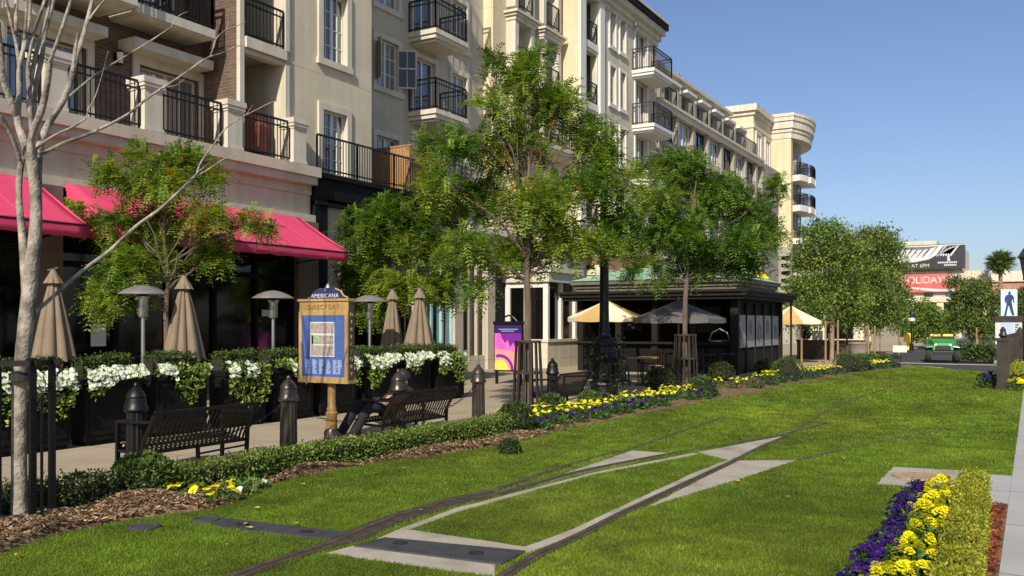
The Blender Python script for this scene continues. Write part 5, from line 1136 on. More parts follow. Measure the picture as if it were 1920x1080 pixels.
q = MB(); q.lathe([(.02, .0), (.045, .03), (.03, .06), (.01, .09)], (cxm, fy + .09, fz1 + .145), 10); q.box(cxm - .014, cxm + .014, fy + .03, fy + .045, fz1 + .12, fz1 + .17); q.build('crest_finial', M['steel'], co_)
q = MB()
for s_ in (-1, 1): q.tube([(cxm + s_ * .34, fy + .09, fz1 + .04), (cxm + s_ * .26, fy + .09, fz1 + .07), (cxm + s_ * .22, fy + .09, fz1 + .13), (cxm + s_ * .12, fy + .09, fz1 + .165)], .012, 6)
q.build('scrollwork', M['gold'], co_)

# poster stand with the sunset print
px_, py_ = -12.1, 20.75; t = thing('poster_stand', 'purple and pink sunset poster in a black framed stand behind the slatted guard', 'poster', (px_, py_, 0))
m = MB(); m.box(px_ - .44, px_ + .44, py_, py_ + .08, .34, 1.60); m.box(px_ - .46, px_ + .46, py_ - .02, py_ + .1, 1.60, 1.68); m.box(px_ - .40, px_ - .34, py_, py_ + .06, 0, .34); m.box(px_ + .34, px_ + .40, py_, py_ + .06, 0, .34)
m.tube([(px_ - .25, py_ + .04, 1.68), (px_ - .12, py_ + .04, 1.80), (px_, py_ + .04, 1.84), (px_ + .12, py_ + .04, 1.80), (px_ + .25, py_ + .04, 1.68)], .025, 6); m.build('frame', M['iron'], t)
def flat(mb, poly, y, th=.003):   # polygon in the x-z plane, facing -Y
    n = len(poly); ar = sum(poly[i][0]*poly[(i+1)%n][1] - poly[(i+1)%n][0]*poly[i][1] for i in range(n))
    if ar < 0: poly = poly[::-1]
    vs = [(a, y, z) for a, z in poly] + [(a, y + th, z) for a, z in poly]; return mb.add(vs, [tuple(range(n)), tuple(range(2*n-1, n-1, -1))] + [(i, i+n, (i+1)%n+n, (i+1)%n) for i in range(n)])
x0, x1 = px_ - .41, px_ + .41
po = flat(MB(), [(x0, .38), (x1, .38), (x1, .95), (x0, .95)], py_ - .006).build('print', M['print_coral'], t)
flat(MB(), [(x0, .95), (x1, .85), (x1, 1.36), (x0, 1.36)], py_ - .009).build('sunset_band', M['print_magenta'], po)
flat(MB(), [(x0, 1.36), (x1, 1.36), (x1, 1.58), (x0, 1.58)], py_ - .009).build('top_band', M['print_violet'], po)
flat(MB(), [(x0 + .18, 1.36), (x1, 1.36), (x1, .78), (x1 - .10, 1.02), (x1 - .17, .92), (x1 - .24, 1.12), (x1 - .34, 1.0), (x1 - .42, 1.18), (x1 - .5, 1.1), (x0 + .22, 1.24)], py_ - .012).build('purple_silhouette', M['print_purple'], po)  # jagged silhouette printed in purple
def arc_band(r0, r1, c, a0, a1, n=14): return [(c[0] + r0 * math.cos(R(a0 + (a1-a0)*i/n)), c[1] + r0 * math.sin(R(a0 + (a1-a0)*i/n))) for i in range(n+1)] + [(c[0] + r1 * math.cos(R(a1 + (a0-a1)*i/n)), c[1] + r1 * math.sin(R(a1 + (a0-a1)*i/n))) for i in range(n+1)]
q = MB(); ctr = (x0 + .16, .38)
for i in range(12):
    a, b = 12 * i, 12 * (i + 1)
    if ctr[0] + .40 * math.cos(R(max(a, b))) < x0: break
    q2 = arc_band(.34, .42, ctr, a, b, 2); flat(q, [(max(x0, u), v) for u, v in q2], py_ - .012)
q.build('ring', M['print_purple'], po)
flat(MB(), [(max(x0, ctr[0] + .27 * math.cos(R(15 * i))), ctr[1] + .27 * math.sin(R(15 * i))) for i in range(13)], py_ - .012).build('sun', M['print_yellow'], po)
q = MB()
for j, (a, b) in enumerate(((.12, .72), (.2, .6))): flat(q, [(x0 + a, 1.46 - j * .05), (x0 + b, 1.46 - j * .05), (x0 + b, 1.475 - j * .05), (x0 + a, 1.475 - j * .05)], py_ - .012)
q.build('caption_lines', M['print_pale'], po)

# patio heaters and folded umbrellas
def heater(label, px, d, x=None):
    p = at(px, 608, d); x, y = p.x, p.y; t = thing('patio_heater', label, 'patio heater', (x, y, 0), 'patio heaters')
    MB().lathe([(.40, 2.10), (.39, 2.115), (.30, 2.17), (.17, 2.225), (.05, 2.25), (.0, 2.252)], (x, y, 0), 32).build('dome', M['heater_dome'], t, smooth=True)
    MB().lathe([(.07, 1.72), (.085, 1.75), (.085, 2.02), (.12, 2.06), (.05, 2.1)], (x, y, 0), 16).build('burner', M['steel'], t, smooth=True)
    MB().lathe([(.032, .7), (.032, 1.74)], (x, y, 0), 14).build('pole', M['steel'], t, smooth=True)
    MB().lathe([(.26, 0), (.26, .04), (.21, .08), (.20, .68), (.08, .74), (.04, .76)], (x, y, 0), 20).build('tank_housing', M['steel'], t, smooth=True)
heater('domed patio heater between the two left folded umbrellas', 268, 15); heater('domed patio heater just left of the gold map sign', 512, 17.4); heater('domed patio heater just right of the gold map sign', 693, 20)
def folded(label, px, d, top=2.5, bot=1.0, r=.37, seed=1, m='taupe'):
    p = at(px, 608, d); x, y = p.x, p.y; t = thing('folded_umbrella', label, 'umbrella', (x, y, 0), 'folded umbrellas in the patio'); rg = random.Random(seed); ph = [rg.random() * .8 for _ in range(8)]
    n = 64; vs, fs = [], []; K = 12
    for i in range(K + 1):
        s = i / K; rad = .065 + (r - .065) * (s ** .85); z = (top - .2) + (bot - top + .2) * s
        for j in range(n):
            a = 2 * math.pi * j / n; f = .62 + .38 * abs(math.cos(4 * a + ph[int(j / 8) % 8] * .3)) ** .7; vs.append((x + rad * f * math.cos(a) + .02 * s * math.sin(seed), y + rad * f * math.sin(a), z - .05 * s * math.cos(8 * a) + .03 * s * ph[int(j/8) % 8]))
    for i in range(K):
        for j in range(n): a, b = i*n+j, i*n+(j+1) % n; fs.append((a, a+n, b+n, b))
    fs.append(tuple(range(n))); MB().add(vs, fs).build('canopy', M[m], t, smooth=False)
    c = MB(); vs, fs = [], []
    for i, (rad, z) in enumerate(((.03, top), (.07, top - .08), (.16, top - .23))):
        for j in range(32): a = 2*math.pi*j/32; f = 1 if i < 2 else .78 + .22 * abs(math.cos(4*a)); vs.append((x + rad*f*math.cos(a), y + rad*f*math.sin(a), z))
    for i in range(2):
        for j in range(32): a, b = i*32+j, i*32+(j+1) % 32; fs.append((a, a+32, b+32, b))
    fs.append(tuple(range(32))); c.add(vs, fs); c.build('vent_cap', M[m], t)
    q = MB(); q.lathe([(.022, 0), (.022, top + .02)], (x, y, 0), 10); q.lathe([(.25, 0), (.25, .06), (.05, .09)], (x, y, 0), 16); q.build('pole', M['bronze'], t)
    q = MB(); q.bar((x - .14, y, top - .01), (x + .05, y + .05, top + .03), .035, .02); q.build('tie_strap', M['canvas_grey_shaded'], t)
folded('folded taupe umbrella beside the bare tree trunk', 100, 14.8, 2.5, 1.02, .36, 2); folded('folded taupe umbrella right of the leftmost patio heater', 345, 15.4, 2.43, 1.0, .37, 3)
folded('narrow folded taupe umbrella, left of the pair beyond the map sign', 736, 21.4, 2.42, 1.06, .29, 4); folded('broad folded taupe umbrella, right of the pair beyond the map sign', 787, 21.0, 2.44, 1.06, .38, 5)
# rust red folded parasol on the terrace
xx, yy = -17.5, 16.7; t = thing('terrace_parasol', 'rust red folded parasol on the brick terrace beside the tan wall', 'umbrella', (xx, yy, 5.76)); vs, fs = [], []
for i, (rad, z) in enumerate(((.02, 7.25), (.38, 7.12), (.62, 6.7), (.55, 6.0))):
    for j in range(24): a = 2*math.pi*j/24; f = .85 + .15*abs(math.cos(4*a)); vs.append((xx + rad*f*math.cos(a)*.7, yy + rad*f*math.sin(a), z))
for i in range(3):
    for j in range(24): a, b = i*24+j, i*24+(j+1) % 24; fs.append((a, a+24, b+24, b))
MB().add(vs, fs).build('canopy', M['rust'], t); MB().lathe([(.025, 5.76), (.025, 7.3)], (xx, yy, 0), 8).build('pole', M['bronze'], t)
# cedar screen on the wing terrace
t = thing('wood_screen', 'orange cedar board screen on the terrace behind the railing', 'screen', (-18, 22.5, 5.68)); m = MB()
for i in range(20): m.box(-19.4 + i * .14, -19.4 + i * .14 + .135, 22.5, 22.53, 5.7, 7.1)
for i in range(12): m.box(-16.64, -16.61, 22.5 + i * .14, 22.5 + i * .14 + .135, 5.7, 7.1 - i * .012)
m.build('boards', M['wood'], t); m = MB(); m.box(-19.4, -16.58, 22.48, 22.56, 7.1, 7.15); m.box(-16.66, -16.59, 22.56, 24.2, 7.02, 7.08); m.build('top_rail', M['wood'], t)

# lamp post with the wide ornate base
lx, ly = G(1133, 750); t = thing('lamp_post', 'tall black lamp post on a wide ornate base, its lantern up in the leaves', 'lamp post', (lx, ly, 0))
MB().lathe([(q_ * .86, z_) for q_, z_ in ((.38, 0), (.38, .12), (.34, .15), (.33, .30), (.36, .34), (.34, .38), (.29, .42), (.27, .80), (.31, .84), (.33, .90), (.30, .96), (.26, 1.0), (.25, 1.12), (.28, 1.18), (.23, 1.28), (.15, 1.36), (.12, 1.48))], (lx, ly, 0), 12).build('base', M['iron'], t)
for i in range(6):
    a = i * math.pi / 3; m = MB(); m.tube([(lx + .27*math.cos(a), ly + .27*math.sin(a), .8), (lx + .38*math.cos(a), ly + .38*math.sin(a), .95), (lx + .36*math.cos(a), ly + .36*math.sin(a), 1.1), (lx + .25*math.cos(a), ly + .25*math.sin(a), 1.2)], .03, 6); m.box(lx + .33*math.cos(a) - .05, lx + .33*math.cos(a) + .05, ly + .33*math.sin(a) - .05, ly + .33*math.sin(a) + .05, .45, .76); m.build('base_scroll', M['iron'], t)
MB().lathe([(.12, 1.44), (.13, 1.5), (.105, 1.56), (.098, 1.9), (.085, 4.6), (.11, 4.65), (.07, 4.75)], (lx, ly, 0), 14).build('shaft', M['iron'], t, smooth=True)
m = MB(); m.bar((lx - .62, ly - .3, 3.78), (lx, ly, 3.78), .04); m.build('banner_arm', M['iron'], t); m = MB(); m.lathe([(.10, 4.75), (.17, 4.8), (.21, 5.22), (.24, 5.25), (.13, 5.45), (.04, 5.52), (.05, 5.6), (.005, 5.68)], (lx, ly, 0), 8); m.build('lantern', M['iron'], t)
rgi = np.random.default_rng(9); nn_ = 420; a = rgi.random(nn_) * 6.283; zz = rgi.random(nn_) * 1.3; P = np.stack([lx + .40 * np.cos(a), ly + .40 * np.sin(a), .05 + zz], 1); Nn = np.stack([np.cos(a), np.sin(a), np.zeros(nn_)], 1)
co, col = leaf_shell(P, Nn, rgi, .07, .05, [(.02, .03, .012), (.03, .05, .015), (.05, .05, .035)]); t2 = thing('ivy', 'dark ivy climbing the wide base of the lamp post', 'ivy', (lx, ly, 0)); link('foliage', np_mesh('foliage', co - np.array([lx, ly, 0]), 4, col), M['hedge_leaf'], t2)
# lantern at the right edge
t = thing('lamp_post', 'dark lantern lamp post cut by the right edge of the picture', 'lamp post', (*at(1926, 608, 27).xy, 0)); e = at(1924, 608, 27); lx2, ly2 = e.x, e.y
MB().lathe([(.16, 0), (.16, .3), (.08, .4), (.06, 2.9)], (lx2, ly2, 0), 12).build('shaft', M['iron'], t)
m = MB(); m.lathe([(.05, 2.9), (.10, 2.95), (.08, 3.0), (.17, 3.55), (.24, 3.6), (.12, 3.8), (.03, 3.95), (.01, 4.15)], (lx2, ly2, 0), 8); m.build('lantern', M['bronze'], t)

# ---------------------------------------------------------------- kiosk
K0, K1, KY0, KY1 = -13.6, -8.05, 28.1, 33.9
t = thing('kiosk', 'dark bronze refreshment kiosk with a pale green roof and poster panels', 'kiosk', ((K0 + K1) / 2, 30.5, 0))
m = MB(); m.box(K0, K1, KY0 + .1, KY0 + .22, 0, .95); m.box(K0, K1 - .1, KY1 - .2, KY1, 0, 2.5); m.box(K0, K0 + .15, KY0 + .2, KY1, 0, 2.5); m.box(K1 - .22, K1 - .1, KY0 + .1, KY1, 0, 2.5); m.box(K0 + .2, K1 - .3, 30.6, 30.75, 0, 2.5); m.build('wall', M['darkwall'], t)  # walls near black: shade of canopy and tree is put into the colour
m = MB(); m.box(K0 - .05, K1 + .02, KY0 - .1, KY0 + .3, .95, 1.02); m.build('counter', M['kiosk'], t)
for x in (K0, -12.2, -10.9, -9.6, K1 - .22): MB().box(x, x + .2, KY0, KY0 + .22, 0, 2.4).build('post', M['kiosk'], t)
for y in (KY0, KY1 - .15): MB().box(K1 - .16, K1 + .04, y - .03, y + .17, 0, 2.4).build('post', M['kiosk'], t)
e = MB(); e.box(K1 + .22, K1 + .28, KY1 + .4, KY1 + .46, 0, 2.4); e.build('eave_post', M['kiosk'], t)
bw = (KY1 - KY0 - .3) / 5
for i in range(5):
    a = KY0 + .17 + i * bw; p = MB(); p.box(K1 - .1, K1 - .06, a + .05, a + bw - .05, .84, 1.90); po = p.build('poster_panel', mat('pale printed panel', (.34, .325, .29), .5, .05, 3), t) if i == 0 else p.build('poster_panel', bpy.data.materials['pale printed panel'], t)
    q = MB(); vs = [(K1 - .055, a + bw / 2 + .20 * math.cos(R(20 * j)), (1.5 if i % 2 else 1.35) + .26 * math.sin(R(20 * j)) * (1 if i != 2 else .8)) for j in range(18)]; q.add(vs, [tuple(range(18))])
    if i == 2: q = MB(); q.tube([(K1 - .055, a + bw / 2 + .17 * math.cos(R(20 * j)), 1.3 + .28 * math.sin(R(20 * j))) for j in range(19)], .02, 4)
    q.build('medallion', mat('grey printed medallion', (.15, .145, .13), .5, .25, 14) if i == 0 else bpy.data.materials['grey printed medallion'], po)
    w_ = MB(); w_.box(K1 - .1, K1 - .07, a + .05, a + bw - .05, .1, .74); w_.build('lower_panel', M['kiosk'], t)
    if i: MB().box(K1 - .1, K1 - .03, a - .035, a + .035, 0, 2.3).build('mullion', M['kiosk'], t)
m = MB(); m.box(K0 - .4, K1 + .32, KY0 - .40, KY1 + .5, 2.40, 2.50); m.box(K0 - .46, K1 + .42, KY0 - .48, KY1 + .58, 2.50, 2.62); m.box(K0 - .52, K1 + .5, KY0 - .55, KY1 + .66, 2.62, 2.70); m.build('canopy', M['kiosk'], t)
KYB = KY1; KY1 = 32.9
m = MB(); m.box(K0, K1 + .0, KY0 - .1, KY1 + .1, 2.70, 2.82); m.box(K0 - .06, K1 + .06, KY0 - .16, KY1 + .16, 2.82, 2.94); m.box(K0 - .16, K1 + .16, KY0 - .26, KY1 + .26, 2.94, 3.07); m.build('cornice', M['kiosk_trim'], t)
m = MB(); a, b, c, d, z0_, z1_ = K0 - .2, K1 + .2, KY0 - .3, KY1 + .3, 3.07, 3.72; rx0, rx1, ryc = K0 + 1.6, K1 - 1.6, (KY0 + KY1) / 2
m.add([(a, c, z0_), (b, c, z0_), (b, d, z0_), (a, d, z0_), (rx0, ryc, z1_), (rx1, ryc, z1_)], [(0, 1, 5, 4), (2, 3, 4, 5), (1, 2, 5), (3, 0, 4), (3, 2, 1, 0)])
for i in range(17):
    u = (i + .5) / 17; xa = a + (b - a) * u; xb = rx0 + (rx1 - rx0) * u; m.bar((xa, c, z0_ + .012), (xb, ryc, z1_ + .012), .03, .03)
m.build('roof', M['green_roof'], t)
KY1 = KYB
for x, z, w_, h_ in ((-10.2, 1.3, .9, .9), (-12.9, 1.35, .7, .8)): mo = MB().box(x, x + w_, 30.5, 30.6, z, z + h_).build('menu_board', M['black_plastic'], t)
q = MB()
for k, (x, z) in enumerate(((-12.75, 1.98), (-12.6, 1.9), (-12.75, 1.78), (-12.6, 1.66), (-12.75, 1.55), (-12.6, 1.45))): q.box(x, x + .13, 30.49, 30.5, z, z + .07)
q.build('menu_marks', M['print_white'], mo)
q = MB(); q.lathe([(.34, 0), (.34, .03), (.26, .06)], (-8.9, 28.95, 1.03), 18); q.tube([(-9.22 + .0, 28.9, 1.03), (-9.1, 28.9, 1.32), (-8.85, 28.9, 1.45), (-8.6, 28.9, 1.32), (-8.5, 28.9, 1.03)], .022, 6); tag(q.build('reflection_arc', M['heater_dome']), 'curved steel reflection arc standing on the kiosk counter', 'reflection arc')  # steel arc added in place of a bright reflection at the counter

# open umbrellas
def open_umbrella(label, x, y, top=2.35, r=1.12, drop=.46, cols=('canvas_cream', 'canvas_gold'), rot=0.0, val=True, group='open umbrellas by the kiosk'):
    t = thing('open_umbrella', label, 'umbrella', (x, y, 0), group)
    ms = [MB(), MB()]
    for i in range(8):
        a, b = R(45 * i) + rot, R(45 * (i + 1)) + rot; mb = ms[i % 2]; K = 5; vs = []; fs = []
        for j in range(K + 1):
            s = j / K; rad = .03 + (r - .03) * s; z = top - drop * (s ** .92) 
            for q_ in range(5): u = q_ / 4; an = a + (b - a) * u; rr_ = rad * (1 - .07 * math.sin(math.pi * u) * s); vs.append((x + rr_ * math.cos(an), y + rr_ * math.sin(an), z - .02 * math.sin(math.pi * u) * s))
        for j in range(K):
            for q_ in range(4): c = j * 5 + q_; fs.append((c, c + 5, c + 6, c + 1))
        if val:
            b0 = len(vs)
            for q_ in range(5): v = vs[K * 5 + q_]; vs.append((v[0], v[1], v[2] - .12))
            for q_ in range(4): fs.append((K*5+q_, b0+q_, b0+q_+1, K*5+q_+1))
        mb.add(vs, fs)
    for mb, c in zip(ms, cols): mb.build('canopy_panels', M[c], t, smooth=True)
    q = MB(); q.lathe([(.025, 0), (.025, top + .03), (.04, top + .05), (.01, top + .1)], (x, y, 0), 10); q.lathe([(.28, 0), (.28, .06), (.06, .1)], (x, y, 0), 16); q.build('pole', M['stake'], t)
    q = MB()
    for i in range(8): an = R(45 * i) + rot; q.bar((x, y, top - .32), (x + r * .55 * math.cos(an), y + r * .55 * math.sin(an), top - drop * .56 - .04), .015); q.bar((x, y, top - .03), (x + r * math.cos(an), y + r * math.sin(an), top - drop - .015), .016)
    q.build('ribs', M['stake'], t)
e = at(1137, 608, 25.5); open_umbrella('cream and gold umbrella standing open behind the lamp post', e.x, e.y, 2.28, 1.10, .48, rot=.35)
e = at(1272, 608, 24.6); open_umbrella('umbrella open under the kiosk tree, canvas coloured grey for its shade', e.x, e.y, 2.26, 1.28, .50, ('canvas_grey_shaded', 'canvas_grey_shaded'), .2)
e = at(1484, 608, 37); open_umbrella('cream and gold umbrella standing open just past the kiosk', e.x, e.y, 2.35, 1.28, .62, rot=.55)
e = at(1532, 608, 43); open_umbrella('small pale umbrella farthest past the kiosk', e.x, e.y, 1.95, .9, .3, rot=.2)
e = at(1650, 608, 50); open_umbrella('grey umbrella under the tall dense tree', e.x, e.y, 2.35, 1.3, .45, ('canvas_grey_shaded', 'canvas_cream'), rot=.2)

# tables and chairs
def table(label, x, y, m='black_plastic', top='iron', r=.38, group='patio tables'):
    t = thing('bistro_table', label, 'table', (x, y, 0), group); MB().lathe([(r, .71), (r, .74), (r - .01, .745)], (x, y, 0), 20).build('tabletop', M[top], t); q = MB(); q.lathe([(.03, .02), (.03, .71)], (x, y, 0), 8); q.lathe([(.22, 0), (.22, .02), (.04, .05)], (x, y, 0), 14); q.build('pedestal', M[m], t); return t
def chair(label, x, y, rz, m='bronze', group='patio chairs'):
    t = thing('patio_chair', label, 'chair', (x, y, 0), group, rz); ca, sa = math.cos(rz), math.sin(rz)
    OFF[t.name] = Vector((0, 0, 0))
    s = MB(); s.box(-.21, .21, -.21, .21, .43, .455); s.build('seat', M[m], t)
    b = MB()
    for i in range(6): b.bar((-.19 + i * .076, .21, .46), (-.19 + i * .076, .27, .88), .02)
    b.bar((-.21, .27, .88), (.21, .27, .88), .035); b.build('backrest', M[m], t)
    for a in (-.19, .19):
        for c in (-.19, .19): MB().bar((a, c, .43), (a * 1.1, c * 1.12, 0), .028).build('leg', M[m], t)
    return t
tabs = [(-12.2, 7.6, 'behind the third planter'), (-13.2, 9.9, 'below the low leafy tree'), (-12.4, 12.6, 'behind the fifth planter'), (-13.6, 14.8, 'behind the map sign'), (-12.6, 17.0, 'near the right end of the planters')]
for i, (x, y, w_) in enumerate(tabs):
    table('small round black table ' + w_, x, y)
    chair('dark slatted patio chair left of the table ' + w_, x, y - .62, math.pi); chair('dark slatted patio chair right of the table ' + w_, x + .1, y + .62, .1)
e = at(1205, 608, 23.6); table('wooden topped bistro table before the kiosk', e.x, e.y, 'iron', 'stake', .42); chair('dark chair left of the wooden topped table', e.x - .5, e.y - .35, 2.2, 'iron'); chair('dark chair right of the wooden topped table', e.x + .55, e.y + .25, -.9, 'iron')
e = at(1232, 608, 25.5); chair('tan upturned looking chair behind the wooden topped table', e.x, e.y, .3, 'stake')
e = at(1500, 608, 40)
for i, (p_, d_, w_) in enumerate(((1248, 26.6, 'under the left edge of the shaded umbrella'), (1318, 26.0, 'under the right edge of the shaded umbrella'), (1352, 27.0, 'closest to the kiosk poster corner'), (1170, 25.2, 'right behind the lamp post base'))):
    e = at(p_, 608, d_); table('round black table ' + w_, e.x, e.y, r=.36); chair('black chair left of the round black table ' + w_, e.x - .55, e.y - .15, 1.75, 'iron'); chair('black chair before the round black table ' + w_, e.x + .1, e.y - .6, 3.1, 'iron')
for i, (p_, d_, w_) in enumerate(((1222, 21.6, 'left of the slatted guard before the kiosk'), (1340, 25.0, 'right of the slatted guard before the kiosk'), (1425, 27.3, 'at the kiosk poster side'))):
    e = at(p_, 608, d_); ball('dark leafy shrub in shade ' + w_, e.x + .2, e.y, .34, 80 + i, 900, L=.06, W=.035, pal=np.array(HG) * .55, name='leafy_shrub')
# serving counter, pots, stakes past the kiosk
cxk, cyk = at(1545, 608, 41).xy; t = thing('serving_counter', 'low dark serving counter with white boxes past the kiosk', 'counter', (cxk, cyk, 0)); m = MB(); m.box(cxk - 1.2, cxk + 1.6, cyk, cyk + .5, 0, .82); m.box(cxk - 1.25, cxk + 1.65, cyk - .05, cyk + .55, .82, .88); m.build('counter', mat('dark brown brick counter', (.07, .045, .035), .8, .3, 8), t)
for i, (dx, w_, h_) in enumerate(((-.55, .42, .42), (.15, .22, .30))): tag(MB().box(cxk + dx, cxk + dx + w_, cyk + .1, cyk + .4, .88, .88 + h_).build('white_box', M['white'], bevel=.015), ('larger' if i == 0 else 'smaller') + ' white box standing on the dark serving counter', 'box')
px2, py2 = at(1612, 608, 38.5).xy; t = thing('stone_pot', 'big grey stone pot among the flowers past the kiosk', 'pot', (px2, py2, 0)); MB().lathe([(.30, 0), (.36, .08), (.42, .5), (.44, .72), (.48, .76), (.48, .84), (.42, .84), (.40, .78)], (px2, py2, 0), 20).build('pot', M['terracotta'], t, smooth=True)
ST = [(1503, 36.5, 1.9), (1548, 37, 1.85), (1571, 37.5, 1.9), (1628, 38, 1.7), (1640, 38.6, 1.65), (1588, 42, 2.0), (1686, 48, 1.9), (1831, 52, 1.5)]
OR2 = ['at the edge of the cream umbrella', 'left of the round dense tree trunk', 'beside the round dense tree trunk', 'left of a pair beyond the stone pot', 'right of a pair beyond the stone pot', 'set back under the leaves', 'under the right side of the tall tree', 'under the tree right of the red banner']
for (p_, d, h_), w_ in zip(ST, OR2):
    e = at(p_, 608, d); m = MB(); h_ *= .92; m.lathe([(.042, 0), (.038, h_), (.02, h_ + .03)], (e.x, e.y, 0), 8); tag(m.build('tree_stake', M['stake']), 'tan wooden tree stake ' + w_, 'stake', 'tree stakes past the kiosk')
# white notice on a thin stake, yellow post
sx2, sy2 = G(1688, 692); t = thing('notice_sign', 'small white notice on a thin stake at the end of the flower strip', 'sign', (sx2, sy2, 0)); d = depth(sx2, sy2); m = MB(); m.bar((sx2, sy2, 0), (sx2, sy2, .98), .02); m.build('stake', M['iron'], t); m = MB(); m.box(sx2 - .24, sx2 + .22, sy2 - .03, sy2 - .012, .60, .84); m.build('board', M['white'], t)
e = at(1703, 608, 56); t = thing('yellow_post', 'stubby yellow post on the far pavement', 'post', (e.x, e.y, 0)); MB().lathe([(.12, 0), (.1, .1), (.09, .5), (.24, .52), (.24, .95), (.12, 1.05)], (e.x, e.y, 0), 12).build('body', M['yellow_paint'], t)
e = at(1709, 608, 54); t = thing('lamp_post', 'short street lantern with a pale glass under the far trees', 'lamp post', (e.x, e.y, 0)); MB().lathe([(.14, 0), (.12, .4), (.05, .5), (.05, 1.75)], (e.x, e.y, 0), 10).build('shaft', M['iron'], t); MB().lathe([(.08, 1.75), (.20, 1.8), (.22, 2.0)], (e.x, e.y, 0), 8).build('glass', M['frost'], t); MB().lathe([(.24, 2.0), (.22, 2.2), (.10, 2.45), (.02, 2.6)], (e.x, e.y, 0), 8).build('lantern_roof', M['iron'], t)

# iron fence on the right
fx, fy0 = -.72, 24.5; t = thing('iron_fence', 'brown iron picket fence seen end on at the right of the lawn', 'fence', (fx, fy0, 0))
MB().box(fx - .02, fx + .24, fy0, fy0 + .24, 0, 1.20).box(fx - .05, fx + .27, fy0 - .03, fy0 + .27, 1.20, 1.27).box(fx - .05, fx + .27, fy0 - .03, fy0 + .27, 0, .10).lathe([(.05, 1.27), (.10, 1.33), (.06, 1.42), (.07, 1.46), (.02, 1.54)], (fx + .11, fy0 + .12, 0), 12).build('post', M['bronze'], t)
m = MB(); m2 = MB()
for i in range(92):
    y = fy0 + .38 + i * .13; x = fx + .11 + (y - fy0) * .016; m.bar((x, y, .08), (x, y, 1.22), .028); m.lathe([(.02, 1.22), (.03, 1.25), (.006, 1.33)], (x, y, 0), 6)
for z in (.16, 1.12, 1.18): m.bar((fx + .11, fy0 + .2, z), (fx + .11 + 12.2 * .016, fy0 + 12.4, z), .03, .04)
m.build('pickets', M['bronze'], t)
MB().box(fx + .2, fx + .46, fy0 + 12.4, fy0 + 12.64, 0, 1.25).lathe([(.10, 1.25), (.10, 1.38), (.03, 1.5)], (fx + .33, fy0 + 12.52, 0), 12).build('post', M['bronze'], t)

# utility cart
gx_, gy_ = G(1766, 675); t = thing('utility_cart', 'bright green utility cart with yellow seats parked on the road', 'utility vehicle', (gx_, gy_, -.10)); t.rotation_euler.z = .12; t.scale = (.86, .86, 1.08); OFF[t.name] = Vector((0, 0, 0))
b = MB(); b.box(-.62, .62, -1.0, .2, .38, .52)
b.add([(-.5, -1.28, .52), (.5, -1.28, .52), (.6, -.35, .52), (-.6, -.35, .52), (-.40, -1.22, .80), (.40, -1.22, .80), (.56, -.38, .98), (-.56, -.38, .98)], [(0, 1, 5, 4), (1, 2, 6, 5), (2, 3, 7, 6), (3, 0, 4, 7), (4, 5, 6, 7), (3, 2, 1, 0)])
for s_ in (-1, 1): b.add([(s_ * .42, -1.3, .70), (s_ * .78, -1.3, .66), (s_ * .80, -.5, .70), (s_ * .42, -.5, .78), (s_ * .42, -1.3, .64), (s_ * .78, -1.3, .60), (s_ * .80, -.5, .64), (s_ * .42, -.5, .70)], [(0, 1, 2, 3), (7, 6, 5, 4), (0, 4, 5, 1), (1, 5, 6, 2), (2, 6, 7, 3), (3, 7, 4, 0)])
b.build('body', M['tractor_green'], t, bevel=.03)
MB().box(-.72, .72, .42, 1.5, .60, .66).box(-.72, -.66, .42, 1.5, .66, 1.0).box(.66, .72, .42, 1.5, .66, 1.0).box(-.72, .72, 1.44, 1.5, .66, 1.0).box(-.72, .72, .42, .48, .66, 1.0).build('cargo_bed', M['tractor_green'], t, bevel=.015)
for s_ in (-.3, .3): MB().box(s_ - .25, s_ + .25, -.1, .36, .62, .74).box(s_ - .25, s_ + .25, .28, .40, .74, 1.16).build('seat', M['tractor_yellow'], t, bevel=.04)
for s_ in (-.66, .66):
    for yy, rr_ in ((-.9, .30), (.95, .33)):
        w_ = MB(); vs, fs = [], []; pr = [(.12, -.12), (.92, -.12), (1.0, -.06), (1.0, .06), (.92, .12), (.12, .12)]
        for i in range(20):
            a = 2*math.pi*i/20
            for q_, z in pr: vs.append((s_ + z, yy + rr_*q_*math.cos(a), .33 + rr_*q_*math.sin(a)))
        for i in range(20):
            for j in range(5): p0, p1 = i*6+j, ((i+1) % 20)*6+j; fs.append((p0, p0+1, p1+1, p1))
        wo_ = w_.add(vs, fs).build('wheel', M['rubber'], t); h_ = MB(); h_.tube([(s_ - .13, yy, .33), (s_ + .13, yy, .33)], .15, 14); h_.build('rim', M['tractor_yellow'], wo_)
MB().box(-.5, .5, -1.42, -1.30, .36, .50).box(-.36, .36, -1.31, -1.27, .52, .72).build('bumper', M['black_plastic'], t, bevel=.02)
for s_ in (-.33, .33): MB().lathe([(.07, 0), (.07, .04)], (0, 0, 0), 12).build('headlight', M['frost'], t).matrix_local = Matrix.Translation((s_, -1.22, .72)) @ Matrix.Rotation(R(80), 4, 'X')
q = MB(); q.tube([(-.3 + .17*math.cos(R(30*i)), -.22 + .05*math.sin(R(30*i)), 1.02 + .15*math.sin(R(30*i))) for i in range(13)], .018, 6); q.bar((-.3, -.22, 1.02), (-.3, -.45, .85), .03); q.build('steering_wheel', M['black_plastic'], t)
MB().box(-.55, .55, -.42, -.36, .96, 1.08).bar((-.6, .40, .6), (-.6, .40, 1.2), .05).bar((.6, .40, .6), (.6, .40, 1.2), .05).bar((-.62, .40, 1.2), (.62, .40, 1.2), .05).build('dash_and_hoop', M['black_plastic'], t)

